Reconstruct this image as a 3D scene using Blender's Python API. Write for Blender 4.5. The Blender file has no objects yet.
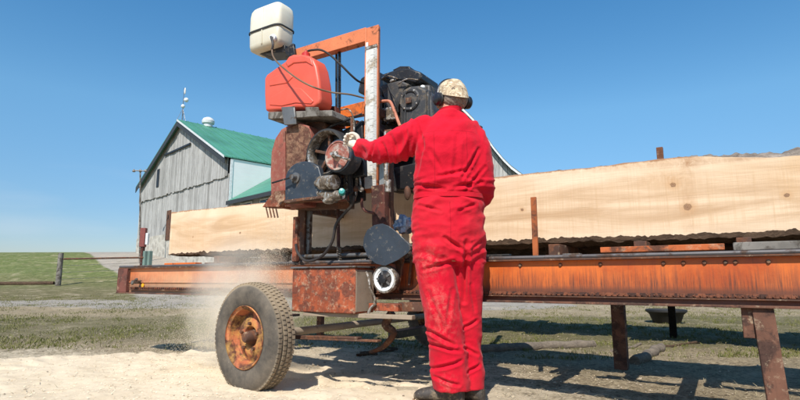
import bpy, math, random
from mathutils import Vector, Matrix, noise
random.seed(7)
SC = bpy.context.scene
COL = SC.collection
V = Vector
# ------------------------------------------------------------------ camera frame
FPX = 520.0
PITCH = math.radians(8.75)
AZ = math.radians(58.25)
FH = V((-math.sin(AZ)*0 - 0.526, 0.8505, 0)).normalized()
RT = V((FH.y, -FH.x, 0))
CAMP = V((0, 0, 0.7))
FW = V((FH.x*math.cos(PITCH), FH.y*math.cos(PITCH), math.sin(PITCH)))
UP = V((-FH.x*math.sin(PITCH), -FH.y*math.sin(PITCH), math.cos(PITCH)))

def ray(u, v):
    return FW*FPX + RT*(u-400) + UP*(200-v)
def at(u, v, Y):            # point on the vertical plane y = Y
    d = ray(u, v); return CAMP + d*(Y/d.y)
def atx(u, v, X):
    d = ray(u, v); return CAMP + d*(X/d.x)
def atz(u, v, z=0.0):
    d = ray(u, v); return CAMP + d*((z-0.7)/d.z)
def atd(u, v, t):           # horizontal distance along the view
    d = ray(u, v); return CAMP + d*(t/d.dot(FH))

# ------------------------------------------------------------------ mesh builder
class MB:
    def __init__(s): s.v = []; s.f = []
    def add(s, vs, fs):
        n = len(s.v); s.v += [V(p) for p in vs]; s.f += [[i+n for i in f] for f in fs]; return s
    def box(s, a, b):
        x0, y0, z0 = [min(a[i], b[i]) for i in range(3)]; x1, y1, z1 = [max(a[i], b[i]) for i in range(3)]
        return s.add([(x0,y0,z0),(x1,y0,z0),(x1,y1,z0),(x0,y1,z0),(x0,y0,z1),(x1,y0,z1),(x1,y1,z1),(x0,y1,z1)],
                     [(0,3,2,1),(4,5,6,7),(0,1,5,4),(1,2,6,5),(2,3,7,6),(3,0,4,7)])
    def cbox(s, c, sz, M=None):
        h = V(sz)*0.5; vs = []
        for z in (-1,1):
            for x, y in ((-1,-1),(1,-1),(1,1),(-1,1)):
                p = V((x*h.x, y*h.y, z*h.z))
                if M is not None: p = M @ p
                vs.append(V(c)+p)
        return s.add(vs, [(0,3,2,1),(4,5,6,7),(0,1,5,4),(1,2,6,5),(2,3,7,6),(3,0,4,7)])
    def bar(s, p, q, w, h, up=(0,0,1)):
        p, q = V(p), V(q); d = (q-p).normalized(); u = V(up)
        if abs(d.dot(u)) > 0.95: u = V((0,1,0))
        sd = d.cross(u).normalized(); u = sd.cross(d).normalized()
        vs = []
        for c in (p, q):
            for a, b in ((-1,-1),(1,-1),(1,1),(-1,1)): vs.append(c + sd*a*w/2 + u*b*h/2)
        return s.add(vs, [(0,3,2,1),(4,5,6,7),(0,1,5,4),(1,2,6,5),(2,3,7,6),(3,0,4,7)])
    def rings(s, rings, closed=False, caps=True):
        n = len(rings[0]); vs = [p for r in rings for p in r]; fs = []
        m = len(rings)
        for i in range(m if closed else m-1):
            a = i*n; b = ((i+1) % m)*n
            for j in range(n):
                k = (j+1) % n; fs.append((a+j, a+k, b+k, b+j))
        if caps and not closed:
            fs.append(tuple(range(n))[::-1]); fs.append(tuple((m-1)*n+j for j in range(n)))
        return s.add(vs, fs)
    def tube(s, pts, r, n=10, smooth=0, flat=1.0):
        pts = [V(p) for p in pts]
        rs = r if isinstance(r, (list, tuple)) else [r]*len(pts)
        if smooth:
            P = []; Q = []
            for i in range(len(pts)-1):
                p0 = pts[max(i-1,0)]; p1 = pts[i]; p2 = pts[i+1]; p3 = pts[min(i+2, len(pts)-1)]
                for k in range(smooth):
                    t = k/smooth
                    P.append(0.5*((2*p1)+(p2-p0)*t+(2*p0-5*p1+4*p2-p3)*t*t+(3*p1-p0-3*p2+p3)*t**3))
                    Q.append(rs[i]*(1-t)+rs[i+1]*t)
            P.append(pts[-1]); Q.append(rs[-1]); pts, rs = P, Q
        d0 = (pts[1]-pts[0]).normalized(); u = d0.orthogonal().normalized(); R = []
        for i, p in enumerate(pts):
            d = (pts[min(i+1,len(pts)-1)]-pts[max(i-1,0)]).normalized()
            u = (u - d*u.dot(d)).normalized(); w = d.cross(u)
            R.append([p + (u*math.cos(2*math.pi*j/n) + w*math.sin(2*math.pi*j/n)*flat)*rs[i] for j in range(n)])
        return s.rings(R)
    def cyl(s, p, q, r, r2=None, n=20):
        return s.tube([p, q], [r, r if r2 is None else r2], n)
    def lathe(s, c, ax, prof, n=32, close=False):       # prof: (radius, height along axis)
        ax = V(ax).normalized(); u = ax.orthogonal().normalized(); w = ax.cross(u); c = V(c)
        R = [[c + ax*h + (u*math.cos(2*math.pi*j/n) + w*math.sin(2*math.pi*j/n))*max(r,1e-4) for j in range(n)] for r, h in prof]
        return s.rings(R, closed=close, caps=not close)
    def prism(s, poly, ext):
        poly = [V(p) for p in poly]; n = len(poly); e = V(ext)
        vs = poly + [p+e for p in poly]
        fs = [tuple(range(n)), tuple(range(2*n-1, n-1, -1))] + [(i, i+n, (i+1)%n+n, (i+1)%n) for i in range(n)]
        return s.add(vs, fs)
    def ell(s, c, r, M=None, n=16, m=10):
        vs = []; fs = []; c = V(c)
        for i in range(1, m):
            a = math.pi*i/m
            for j in range(n):
                b = 2*math.pi*j/n; p = V((r[0]*math.sin(a)*math.cos(b), r[1]*math.sin(a)*math.sin(b), r[2]*math.cos(a)))
                vs.append(c + (M @ p if M is not None else p))
        t = V((0,0,r[2])); vs += [c + (M @ t if M is not None else t), c - (M @ t if M is not None else t)]
        T = len(vs)-2; B = T+1
        for i in range(m-2):
            for j in range(n):
                k = (j+1)%n; fs.append((i*n+j, (i+1)*n+j, (i+1)*n+k, i*n+k))
        for j in range(n):
            k = (j+1)%n; fs.append((T, j, k)); fs.append((B, (m-2)*n+k, (m-2)*n+j))
        return s.add(vs, fs)
    def build(s, name, mat, parent=None, bevel=0.0, smooth=35, origin=None, seg=2):
        root = parent
        while root is not None and root.parent is not None: root = root.parent
        o0 = V(root['_o']) if root is not None else V(origin if origin is not None else (0,0,0))
        me = bpy.data.meshes.new(name); me.from_pydata([tuple(p-o0) for p in s.v], [], s.f)
        import bmesh
        bm = bmesh.new(); bm.from_mesh(me); bmesh.ops.recalc_face_normals(bm, faces=bm.faces); bm.to_mesh(me); bm.free()
        if smooth:
            me.polygons.foreach_set('use_smooth', [True]*len(me.polygons))
            me.set_sharp_from_angle(angle=math.radians(smooth))
        o = bpy.data.objects.new(name, me); COL.objects.link(o); me.materials.append(mat)
        if root is not None: o.parent = parent
        else: o.location = o0; o['_o'] = tuple(o0)
        if bevel:
            b = o.modifiers.new('bevel', 'BEVEL'); b.width = bevel; b.segments = seg; b.limit_method = 'ANGLE'; b.angle_limit = math.radians(40)
        return o

def tag(o, label=None, cat=None, group=None, kind=None):
    if label: o['label'] = label
    if cat: o['category'] = cat
    if group: o['group'] = group
    if kind: o['kind'] = kind
    return o
def thing(name, loc, label, cat, group=None):
    o = bpy.data.objects.new(name, None); COL.objects.link(o); o.location = loc; o['_o'] = tuple(loc)
    o.empty_display_size = 0.1
    return tag(o, label, cat, group)
def copy_tree(o, parent=None):
    c = o.copy(); COL.objects.link(c); c.parent = parent
    for ch in list(o.children): copy_tree(ch, c)
    return c

# ------------------------------------------------------------------ materials
def newmat(name):
    m = bpy.data.materials.new(name); m.use_nodes = True; nt = m.node_tree
    return m, nt, nt.nodes['Principled BSDF']
def N(nt, t, **kw):
    n = nt.nodes.new(t)
    for k, v in kw.items(): setattr(n, k, v)
    return n
def coords(nt, scale=(1,1,1), world=False):
    if world:
        g = N(nt, 'ShaderNodeNewGeometry'); src = g.outputs['Position']
    else:
        g = N(nt, 'ShaderNodeTexCoord'); src = g.outputs['Object']
    mp = N(nt, 'ShaderNodeMapping'); mp.inputs['Scale'].default_value = scale; nt.links.new(src, mp.inputs[0])
    return mp.outputs[0]
def noisen(nt, co, scale, detail=6, rough=0.6, dist=0.0):
    n = N(nt, 'ShaderNodeTexNoise'); nt.links.new(co, n.inputs['Vector'])
    n.inputs['Scale'].default_value = scale; n.inputs['Detail'].default_value = detail
    n.inputs['Roughness'].default_value = rough; n.inputs['Distortion'].default_value = dist
    return n.outputs['Fac']
def ramp(nt, f, a, b, ya=0.0, yb=1.0):
    n = N(nt, 'ShaderNodeMapRange'); n.clamp = True; nt.links.new(f, n.inputs[0])
    n.inputs[1].default_value = a; n.inputs[2].default_value = b; n.inputs[3].default_value = ya; n.inputs[4].default_value = yb
    return n.outputs[0]
def mix(nt, f, a, b, mode='MIX'):
    n = N(nt, 'ShaderNodeMix', data_type='RGBA', blend_type=mode)
    if isinstance(f, float): n.inputs[0].default_value = f
    else: nt.links.new(f, n.inputs[0])
    for i, x in ((6, a), (7, b)):
        if isinstance(x, tuple): n.inputs[i].default_value = (*x[:3], 1)
        else: nt.links.new(x, n.inputs[i])
    return n.outputs[2]
def mathn(nt, op, a, b=0.0):
    n = N(nt, 'ShaderNodeMath', operation=op)
    for i, x in ((0, a), (1, b)):
        if isinstance(x, (int, float)): n.inputs[i].default_value = x
        else: nt.links.new(x, n.inputs[i])
    return n.outputs[0]
def bump(nt, bs, h, strength=0.3, dist=0.01):
    n = N(nt, 'ShaderNodeBump'); n.inputs['Strength'].default_value = strength; n.inputs['Distance'].default_value = dist
    nt.links.new(h, n.inputs['Height'])
    prev = bs.inputs['Normal']
    if prev.is_linked: nt.links.new(prev.links[0].from_socket, n.inputs['Normal'])
    nt.links.new(n.outputs[0], bs.inputs['Normal'])

def worn(name, base, wear, amount=0.4, scale=6, rough=0.5, wrough=0.85, metal=0.0, var=0.25, streak=0.0, dust=0.0, bmp=0.25, spec=0.4, fine=60, dustc=(0.55,0.42,0.27)):
    """paint or metal with blotches of wear, vertical streaks and settled dust"""
    m, nt, bs = newmat(name)
    co = coords(nt)
    n1 = noisen(nt, co, scale, 8, 0.65, 0.4)
    mask = ramp(nt, n1, 0.72-amount*0.5, 0.80-amount*0.5)
    if streak:
        cs = coords(nt, (55, 55, 3.0)); n2 = noisen(nt, cs, 1.0, 4, 0.6)
        st = ramp(nt, n2, 0.52, 0.68, 0, streak)
        mask = mathn(nt, 'MAXIMUM', mask, st)
    n3 = noisen(nt, co, fine, 5, 0.7)
    v = noisen(nt, co, scale*0.6, 4, 0.6)
    b1 = mix(nt, ramp(nt, v, 0.3, 0.7), tuple(c*(1-var) for c in base), tuple(min(1,c*(1+var)) for c in base))
    w1 = mix(nt, ramp(nt, n3, 0.3, 0.7), tuple(c*0.55 for c in wear), tuple(c*1.35 for c in wear))
    c = mix(nt, mask, b1, w1)
    c = mix(nt, ramp(nt, n3, 0.58, 0.8, 0, 0.5), c, tuple(x*0.3 for x in wear))
    if dust:
        dn = noisen(nt, co, scale*2.2, 8, 0.75)
        c = mix(nt, ramp(nt, dn, 0.62-dust*0.3, 0.75-dust*0.1, 0, 0.75), c, dustc)
    nt.links.new(c, bs.inputs['Base Color'])
    nt.links.new(ramp(nt, mask, 0, 1, rough, wrough), bs.inputs['Roughness'])
    bs.inputs['Metallic'].default_value = metal
    bs.inputs['Specular IOR Level'].default_value = spec
    hh = mathn(nt, 'ADD', mathn(nt, 'MULTIPLY', mask, -0.5), n3)
    bump(nt, bs, hh, bmp, 0.003)
    return m
def plain(name, base, rough=0.5, metal=0.0, var=0.2, scale=10, bmp=0.1, spec=0.5):
    m, nt, bs = newmat(name); co = coords(nt)
    n = noisen(nt, co, scale, 6, 0.6)
    c = mix(nt, ramp(nt, n, 0.3, 0.7), tuple(c*(1-var) for c in base), tuple(min(1, c*(1+var)) for c in base))
    nt.links.new(c, bs.inputs['Base Color']); nt.links.new(ramp(nt, n, 0.3, 0.7, rough*0.85, min(1, rough*1.15)), bs.inputs['Roughness'])
    bs.inputs['Metallic'].default_value = metal; bs.inputs['Specular IOR Level'].default_value = spec
    if bmp: bump(nt, bs, noisen(nt, co, scale*8, 4), bmp, 0.002)
    return m

RUST = (0.16, 0.055, 0.025)
M = {}
M['orange'] = worn('orange paint', (0.66,0.14,0.018), RUST, 0.30, 4, 0.5, 0.85, streak=0.35, var=0.2, bmp=0.3)
M['orange_bright'] = worn('orange arm paint', (0.64,0.19,0.075), RUST, 0.34, 9, 0.5, 0.85, var=0.15)
M['strip'] = worn('old orange strip', (0.45,0.11,0.03), (0.14,0.055,0.03), 0.5, 8, 0.8, 0.9, var=0.3, dust=0.35)
M['stakerust'] = worn('orange brown rust', (0.36,0.10,0.03), (0.16,0.06,0.03), 0.5, 10, 0.8, 0.9, var=0.3)
M['rustred'] = worn('rust red', (0.26,0.06,0.025), (0.13,0.045,0.025), 0.5, 7, 0.75, 0.9, var=0.35, dust=0.45, streak=0.2)
M['boxred'] = worn('rusty box paint', (0.31,0.068,0.025), (0.17,0.05,0.028), 0.5, 15, 0.7, 0.9, var=0.35, dust=0.3, streak=0.45)
M['boxside'] = worn('dusty side', (0.32,0.25,0.18), (0.20,0.13,0.09), 0.3, 9, 0.85, 0.9, var=0.15)
M['brown'] = worn('brown rusted steel', (0.085,0.04,0.025), (0.15,0.06,0.03), 0.5, 10, 0.7, 0.9, var=0.3, dust=0.2)
M['darkred'] = worn('dark red steel', (0.10,0.03,0.02), (0.06,0.025,0.02), 0.5, 10, 0.6, 0.9, var=0.3, dust=0.15)
M['housing'] = worn('faded red housing', (0.27,0.075,0.05), (0.17,0.06,0.04), 0.35, 9, 0.65, 0.85, dust=0.4, dustc=(0.34,0.22,0.15), streak=0.2)
M['chaff'] = worn('caked chaff', (0.20,0.10,0.06), (0.11,0.045,0.03), 0.5, 26, 0.95, 1.0, var=0.4, dust=0.35, bmp=1.0, dustc=(0.34,0.22,0.14))
M['steel'] = worn('worn steel', (0.20,0.19,0.18), (0.10,0.07,0.05), 0.4, 10, 0.45, 0.8, metal=0.6, var=0.2)
M['railsteel'] = worn('rail steel', (0.11,0.10,0.10), (0.09,0.055,0.04), 0.4, 7, 0.6, 0.85, metal=0.3)
M['silver'] = worn('aluminium', (0.46,0.44,0.41), (0.16,0.125,0.095), 0.58, 22, 0.42, 0.85, metal=0.6, dust=0.35, bmp=0.5)
M['black'] = worn('black paint', (0.014,0.014,0.016), (0.05,0.04,0.035), 0.3, 12, 0.42, 0.8, dust=0.12, bmp=0.15)
M['guard'] = worn('dark blue grey guard', (0.032,0.040,0.052), (0.09,0.07,0.055), 0.25, 12, 0.4, 0.8, dust=0.18, dustc=(0.3,0.26,0.2))
M['rubber'] = plain('rubber', (0.018,0.017,0.016), 0.7)
M['hose'] = plain('hose', (0.03,0.022,0.018), 0.5)
M['fuelline'] = plain('stained fuel line', (0.16,0.10,0.055), 0.5)
M['enginegrey'] = worn('engine grey', (0.045,0.044,0.045), (0.11,0.09,0.07), 0.42, 14, 0.5, 0.8, dust=0.3, dustc=(0.16,0.13,0.1))
M['hood'] = worn('black hood', (0.022,0.023,0.027), (0.05,0.045,0.04), 0.3, 12, 0.35, 0.6, dust=0.1)
M['grey'] = worn('grey weathered wood', (0.20,0.18,0.155), (0.09,0.075,0.06), 0.5, 9, 0.9, 0.95, var=0.3)
M['white'] = plain('white enamel', (0.72,0.72,0.70), 0.45)
M['teal'] = plain('teal plastic', (0.03,0.30,0.27), 0.4)
M['chain'] = worn('rusty chain', (0.17,0.055,0.025), (0.06,0.028,0.02), 0.5, 30, 0.7, 0.9, var=0.4)
M['leg'] = worn('rusty leg', (0.14,0.06,0.035), (0.07,0.035,0.025), 0.5, 9, 0.8, 0.95, var=0.3, dust=0.25, streak=0.3)

# plastic tank: translucent-looking polythene
def plastic(name, base, stain, rough=0.38, sss=0.25):
    m, nt, bs = newmat(name); co = coords(nt)
    n = noisen(nt, co, 5, 7, 0.6); n2 = noisen(nt, co, 40, 5, 0.7)
    c = mix(nt, ramp(nt, n, 0.45, 0.75, 0, 0.6), base, stain)
    c = mix(nt, ramp(nt, n2, 0.6, 0.8, 0, 0.4), c, tuple(x*0.6 for x in stain))
    nt.links.new(c, bs.inputs['Base Color']); bs.inputs['Roughness'].default_value = rough
    bs.inputs['Subsurface Weight'].default_value = sss; bs.inputs['Subsurface Radius'].default_value = (0.05,0.04,0.03); bs.inputs['Subsurface Scale'].default_value = 0.4
    bump(nt, bs, n2, 0.08, 0.002)
    return m
def tankmat():
    m = plastic('aged white plastic', (0.76,0.71,0.57), (0.60,0.52,0.36)); nt = m.node_tree; bs = nt.nodes['Principled BSDF']
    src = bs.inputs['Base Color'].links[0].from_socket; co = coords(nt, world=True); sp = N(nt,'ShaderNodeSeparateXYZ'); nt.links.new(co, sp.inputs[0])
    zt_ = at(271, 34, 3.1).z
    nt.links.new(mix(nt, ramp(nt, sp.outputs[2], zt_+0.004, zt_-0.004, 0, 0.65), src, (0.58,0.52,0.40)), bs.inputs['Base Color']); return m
M['tank'] = tankmat()
M['tank_old'] = plastic('aged white plastic', (0.80,0.77,0.66), (0.62,0.54,0.38))
M['can'] = plastic('faded red plastic', (0.72,0.10,0.055), (0.60,0.14,0.09), 0.42, 0.12)

TYX = 2.615 + (at(118,278,3.0).x+1.7)/2
# tyre
def tyre_mat():
    m, nt, bs = newmat('dusty tyre'); co = coords(nt)
    n = noisen(nt, co, 7, 8, 0.7); n2 = noisen(nt, co, 45, 5, 0.7)
    g = N(nt, 'ShaderNodeTexCoord'); sp = N(nt, 'ShaderNodeSeparateXYZ'); nt.links.new(g.outputs['Object'], sp.inputs[0])
    dx_ = mathn(nt,'ADD', sp.outputs[0], TYX)
    r = mathn(nt, 'SQRT', mathn(nt, 'ADD', mathn(nt,'MULTIPLY', dx_, dx_), mathn(nt,'POWER', mathn(nt,'SUBTRACT', sp.outputs[2], 0.34), 2)))
    tread = ramp(nt, r, 0.318, 0.336, 0.12, 1)
    top = ramp(nt, sp.outputs[2], 0.35, 0.66, 0, 0.45)
    c = mix(nt, ramp(nt, n, 0.32, 0.68), (0.022,0.021,0.02), (0.13,0.105,0.08))
    d = mathn(nt, 'MULTIPLY', tread, mathn(nt, 'ADD', ramp(nt, n, 0.3, 0.6, 0.25, 0.7), top))
    c = mix(nt, d, c, (0.33,0.25,0.16))
    c = mix(nt, ramp(nt, n2, 0.55, 0.8, 0, 0.5), c, (0.22,0.17,0.12))
    nt.links.new(c, bs.inputs['Base Color']); bs.inputs['Roughness'].default_value = 0.85
    bump(nt, bs, n2, 0.3, 0.003)
    return m
M['tyre'] = tyre_mat()
M['rim'] = worn('rusty rim', (0.40,0.12,0.05), (0.11,0.04,0.025), 0.55, 7, 0.6, 0.9, dust=0.55, dustc=(0.62,0.36,0.09))
# caliper: freshly sawn pine
def wood_face():
    m, nt, bs = newmat('sawn pine face')
    co = coords(nt, (1,1,1), world=True)
    sep = N(nt, 'ShaderNodeSeparateXYZ'); nt.links.new(co, sep.inputs[0])
    st = coords(nt, (0.7, 2, 5), world=True)
    g1 = noisen(nt, st, 1.1, 8, 0.62, 1.8)
    st2 = coords(nt, (1.2, 2, 60), world=True)
    g2 = noisen(nt, st2, 1.5, 5, 0.6, 0.6)
    st3 = coords(nt, (90, 1, 2.2), world=True)
    g3 = noisen(nt, st3, 1.0, 3, 0.6)
    c = mix(nt, ramp(nt, g1, 0.38, 0.62), (0.53,0.345,0.20), (0.75,0.55,0.365))
    c = mix(nt, ramp(nt, g2, 0.5, 0.75, 0, 0.4), c, (0.60,0.41,0.26))
    c = mix(nt, ramp(nt, g3, 0.47, 0.70, 0, 0.42), c, (0.55,0.36,0.20))
    # paler sapwood along top and bottom
    nz = mathn(nt, 'ADD', sep.outputs[2], mathn(nt, 'MULTIPLY', g1, 0.12))
    sap = mathn(nt, 'MAXIMUM', ramp(nt, nz, 1.36, 1.44, 0, 0.6), ramp(nt, nz, 1.06, 1.12, 0.35, 0))
    c = mix(nt, sap, c, (0.81,0.64,0.46))
    # resin tint patches
    big = noisen(nt, co, 1.7, 3, 0.5, 0.3)
    c = mix(nt, ramp(nt, big, 0.50, 0.70, 0, 0.5), c, (0.62,0.39,0.20))
    # knots (real marks in the wood at their own places)
    for (u, v, rad) in ((673,185,0.014),(688,207,0.017),(787,195,0.0115),(522,210,0.009),(240,233,0.007),(193,237,0.006)):
        p = at(u, v, 3.6)
        vm = N(nt, 'ShaderNodeVectorMath', operation='SUBTRACT'); nt.links.new(co, vm.inputs[0]); vm.inputs[1].default_value = p
        ml = N(nt, 'ShaderNodeVectorMath', operation='MULTIPLY'); nt.links.new(vm.outputs[0], ml.inputs[0]); ml.inputs[1].default_value = (0.85,0,1)
        ln = N(nt, 'ShaderNodeVectorMath', operation='LENGTH'); nt.links.new(ml.outputs[0], ln.inputs[0])
        d = mathn(nt, 'ADD', ln.outputs['Value'], mathn(nt, 'MULTIPLY', mathn(nt,'SUBTRACT', noisen(nt, co, 60, 3), 0.5), 0.016))
        d = mathn(nt, 'ADD', d, mathn(nt, 'MULTIPLY', mathn(nt,'SUBTRACT', noisen(nt, co, 18, 2), 0.5), 0.02))
        c = mix(nt, ramp(nt, d, rad*0.9, rad*3.2, 0.45, 0), c, (0.52,0.27,0.11))
        rg = mathn(nt, 'SINE', mathn(nt, 'MULTIPLY', d, 1100))
        kc = mix(nt, ramp(nt, rg, -1, 1), (0.10,0.05,0.03), (0.40,0.23,0.13))
        c = mix(nt, ramp(nt, d, rad*0.75, rad*1.15, 0.9, 0), c, kc)
        c = mix(nt, ramp(nt, mathn(nt,'ABSOLUTE', mathn(nt,'SUBTRACT', d, rad)), 0.0, rad*0.30, 0.55, 0), c, (0.10,0.05,0.03))
    for (u, v, rx, rz, col, k) in ((690,162,0.07,0.05,(0.36,0.18,0.08),0.75),(665,178,0.22,0.06,(0.46,0.24,0.10),0.5),(688,200,0.05,0.35,(0.44,0.24,0.11),0.4),(640,165,0.7,0.025,(0.40,0.20,0.09),0.5),(730,160,0.5,0.02,(0.36,0.18,0.09),0.6)):
        p = at(u, v, 3.6); vm = N(nt, 'ShaderNodeVectorMath', operation='SUBTRACT'); nt.links.new(co, vm.inputs[0]); vm.inputs[1].default_value = p
        ml = N(nt, 'ShaderNodeVectorMath', operation='MULTIPLY'); nt.links.new(vm.outputs[0], ml.inputs[0]); ml.inputs[1].default_value = (1/rx,0,1/rz)
        ln = N(nt, 'ShaderNodeVectorMath', operation='LENGTH'); nt.links.new(ml.outputs[0], ln.inputs[0])
        mk = mathn(nt, 'MULTIPLY', ramp(nt, ln.outputs['Value'], 1.2, 0.1, 0, k), ramp(nt, noisen(nt, co, 14, 7, 0.75, 0.8), 0.35, 0.62))
        c = mix(nt, mk, c, col)
    wob = mathn(nt, 'ADD', sep.outputs[2], mathn(nt,'MULTIPLY', noisen(nt, co, 9, 6, 0.8), 0.05))
    c = mix(nt, ramp(nt, wob, 1.466, 1.476, 0, 0.8), c, (0.30,0.13,0.055))
    nt.links.new(c, bs.inputs['Base Color']); bs.inputs['Roughness'].default_value = 0.8
    bs.inputs['Specular IOR Level'].default_value = 0.25
    fz = noisen(nt, coords(nt, (30,1,160), world=True), 1.0, 5, 0.8); c9 = mix(nt, ramp(nt, fz, 0.60, 0.72, 0, 0.35), c, (0.42,0.27,0.15)); nt.links.new(c9, bs.inputs['Base Color'])
    bump(nt, bs, mathn(nt, 'ADD', g2, mathn(nt,'MULTIPLY', g3, 1.5)), 0.35, 0.004)
    return m
M['wood'] = wood_face()
def bark_mat(name, a, b, hl):
    m, nt, bs = newmat(name); co = coords(nt, (0.5,1,1.6))
    n = noisen(nt, co, 16, 9, 0.75, 0.6); n2 = noisen(nt, co, 70, 5, 0.7)
    c = mix(nt, ramp(nt, n, 0.3, 0.65), a, b)
    c = mix(nt, ramp(nt, n2, 0.55, 0.8, 0, 0.6), c, hl)
    nt.links.new(c, bs.inputs['Base Color']); bs.inputs['Roughness'].default_value = 0.95
    bs.inputs['Specular IOR Level'].default_value = 0.15
    bump(nt, bs, n, 0.9, 0.02); bump(nt, bs, n2, 0.5, 0.004)
    return m
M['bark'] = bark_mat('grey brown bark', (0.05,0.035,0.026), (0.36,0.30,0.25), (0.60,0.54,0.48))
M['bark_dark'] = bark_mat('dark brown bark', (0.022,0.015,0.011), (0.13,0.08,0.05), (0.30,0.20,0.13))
M['log_black'] = bark_mat('near black bark', (0.006,0.005,0.004), (0.022,0.016,0.012), (0.05,0.037,0.026))
M['oldlog'] = bark_mat('grey log', (0.10,0.08,0.065), (0.26,0.21,0.16), (0.4,0.34,0.27))

# ------------------------------------------------------------------ terrain
def hgt(x, y):
    t = x*FH.x + y*FH.y; s = x*RT.x + y*RT.y
    K = [(-1e4,0),(6,0),(10,.05),(15,.23),(19.5,.5),(24,1.15),(32,2.3),(38,2.72),(45,3.02),(60,3.1),(90,2.2),(400,0.5),(1e5,0.5)]
    z = 0
    for (a, za), (b, zb) in zip(K, K[1:]):
        if a <= t <= b:
            u = (t-a)/(b-a); u = u*u*(3-2*u)*0.35+u*0.65; z = za+(zb-za)*u; break
    if t > 8:
        k = min(1, (t-8)/25)
        z += k*0.35*noise.noise(V((x*0.05, y*0.05, 3.1))) * (0.25 if t < 50 else 1)
    d = math.hypot(x, y)
    if d < 30:
        k = max(0, 1-d/30)
        z += k*(0.030*noise.noise(V((x*0.9, y*0.9, 0))) + 0.018*noise.noise(V((x*3.1, y*3.1, 7))) + 0.010*noise.noise(V((x*9, y*9, 1))))
        if d < 12: z += 0.005*noise.noise(V((x*26, y*26, 5)))
        z -= k*0.012
    return z
def ground_mat():
    m, nt, bs = newmat('farmyard ground'); co = coords(nt, world=True)
    at_ = N(nt, 'ShaderNodeAttribute'); at_.attribute_name = 'zone'
    sp = N(nt, 'ShaderNodeSeparateColor'); nt.links.new(at_.outputs['Color'], sp.inputs[0])
    n0 = noisen(nt, co, 0.9, 6, 0.65); n1 = noisen(nt, co, 5, 9, 0.72, 0.3); n2 = noisen(nt, co, 28, 9, 0.78); n3 = noisen(nt, co, 120, 6, 0.75)
    dirt = mix(nt, ramp(nt, n1, 0.34, 0.66), (0.20,0.15,0.088), (0.42,0.325,0.20))
    dirt = mix(nt, ramp(nt, n2, 0.42, 0.62, 0, 0.85), dirt, (0.49,0.39,0.25))
    dirt = mix(nt, ramp(nt, n2, 0.50, 0.36, 0, 0.8), dirt, (0.085,0.065,0.045))
    dirt = mix(nt, ramp(nt, n3, 0.56, 0.74, 0, 0.45), dirt, (0.56,0.47,0.33))
    dirt = mix(nt, ramp(nt, n3, 0.46, 0.34, 0, 0.7), dirt, (0.10,0.075,0.05))
    green = mix(nt, ramp(nt, n2, 0.38, 0.62), (0.055,0.055,0.020), (0.18,0.16,0.07))
    dry = mix(nt, ramp(nt, n2, 0.38, 0.62), (0.11,0.095,0.045), (0.33,0.27,0.15))
    gr = mix(nt, ramp(nt, n1, 0.40, 0.6), green, dry)
    gm = mathn(nt, 'MULTIPLY', sp.outputs[1], 1.0)
    gmask = ramp(nt, mathn(nt, 'ADD', gm, mathn(nt, 'MULTIPLY', mathn(nt, 'SUBTRACT', mathn(nt,'ADD', mathn(nt,'MULTIPLY',n1,0.6), mathn(nt,'MULTIPLY',n2,0.4)), 0.5), 2.4)), 0.35, 0.65)
    c = mix(nt, gmask, dirt, gr)
    # lush hill
    hill = mix(nt, ramp(nt, n1, 0.38, 0.62), (0.085,0.115,0.030), (0.19,0.205,0.075))
    hill = mix(nt, ramp(nt, n0, 0.52, 0.70, 0, 0.7), hill, (0.27,0.24,0.13))
    c = mix(nt, sp.outputs[0], c, hill)
    grav = mix(nt, ramp(nt, n2, 0.35, 0.62), (0.24,0.205,0.17), (0.44,0.39,0.33))
    grav = mix(nt, ramp(nt, n1, 0.5, 0.7, 0, 0.4), grav, (0.28,0.25,0.16))
    vm = ramp(nt, mathn(nt, 'ADD', sp.outputs[2], mathn(nt, 'MULTIPLY', mathn(nt, 'SUBTRACT', n1, 0.5), 1.2)), 0.35, 0.6)
    c = mix(nt, vm, c, grav)
    big = noisen(nt, co, 1.6, 5, 0.6, 0.5)
    c = mix(nt, ramp(nt, big, 0.55, 0.70, 0, 0.45), c, (0.56,0.45,0.31))
    c = mix(nt, ramp(nt, big, 0.45, 0.33, 0, 0.35), c, (0.13,0.11,0.06))
    dm_ = ramp(nt, mathn(nt, 'ADD', at_.outputs['Alpha'], mathn(nt, 'MULTIPLY', mathn(nt, 'SUBTRACT', mathn(nt,'ADD', mathn(nt,'MULTIPLY', n1, 0.5), mathn(nt,'MULTIPLY', n2, 0.5)), 0.5), 3.0)), 0.22, 0.70, 0, 0.92)
    c = mix(nt, dm_, c, (0.70,0.575,0.41))
    nt.links.new(c, bs.inputs['Base Color']); bs.inputs['Roughness'].default_value = 0.95
    bs.inputs['Specular IOR Level'].default_value = 0.15
    bump(nt, bs, n2, 0.9, 0.03); bump(nt, bs, n3, 0.7, 0.008)
    return m
def sstep(a, b, x):
    u = max(0, min(1, (x-a)/(b-a))); return u*u*(3-2*u)
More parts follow.
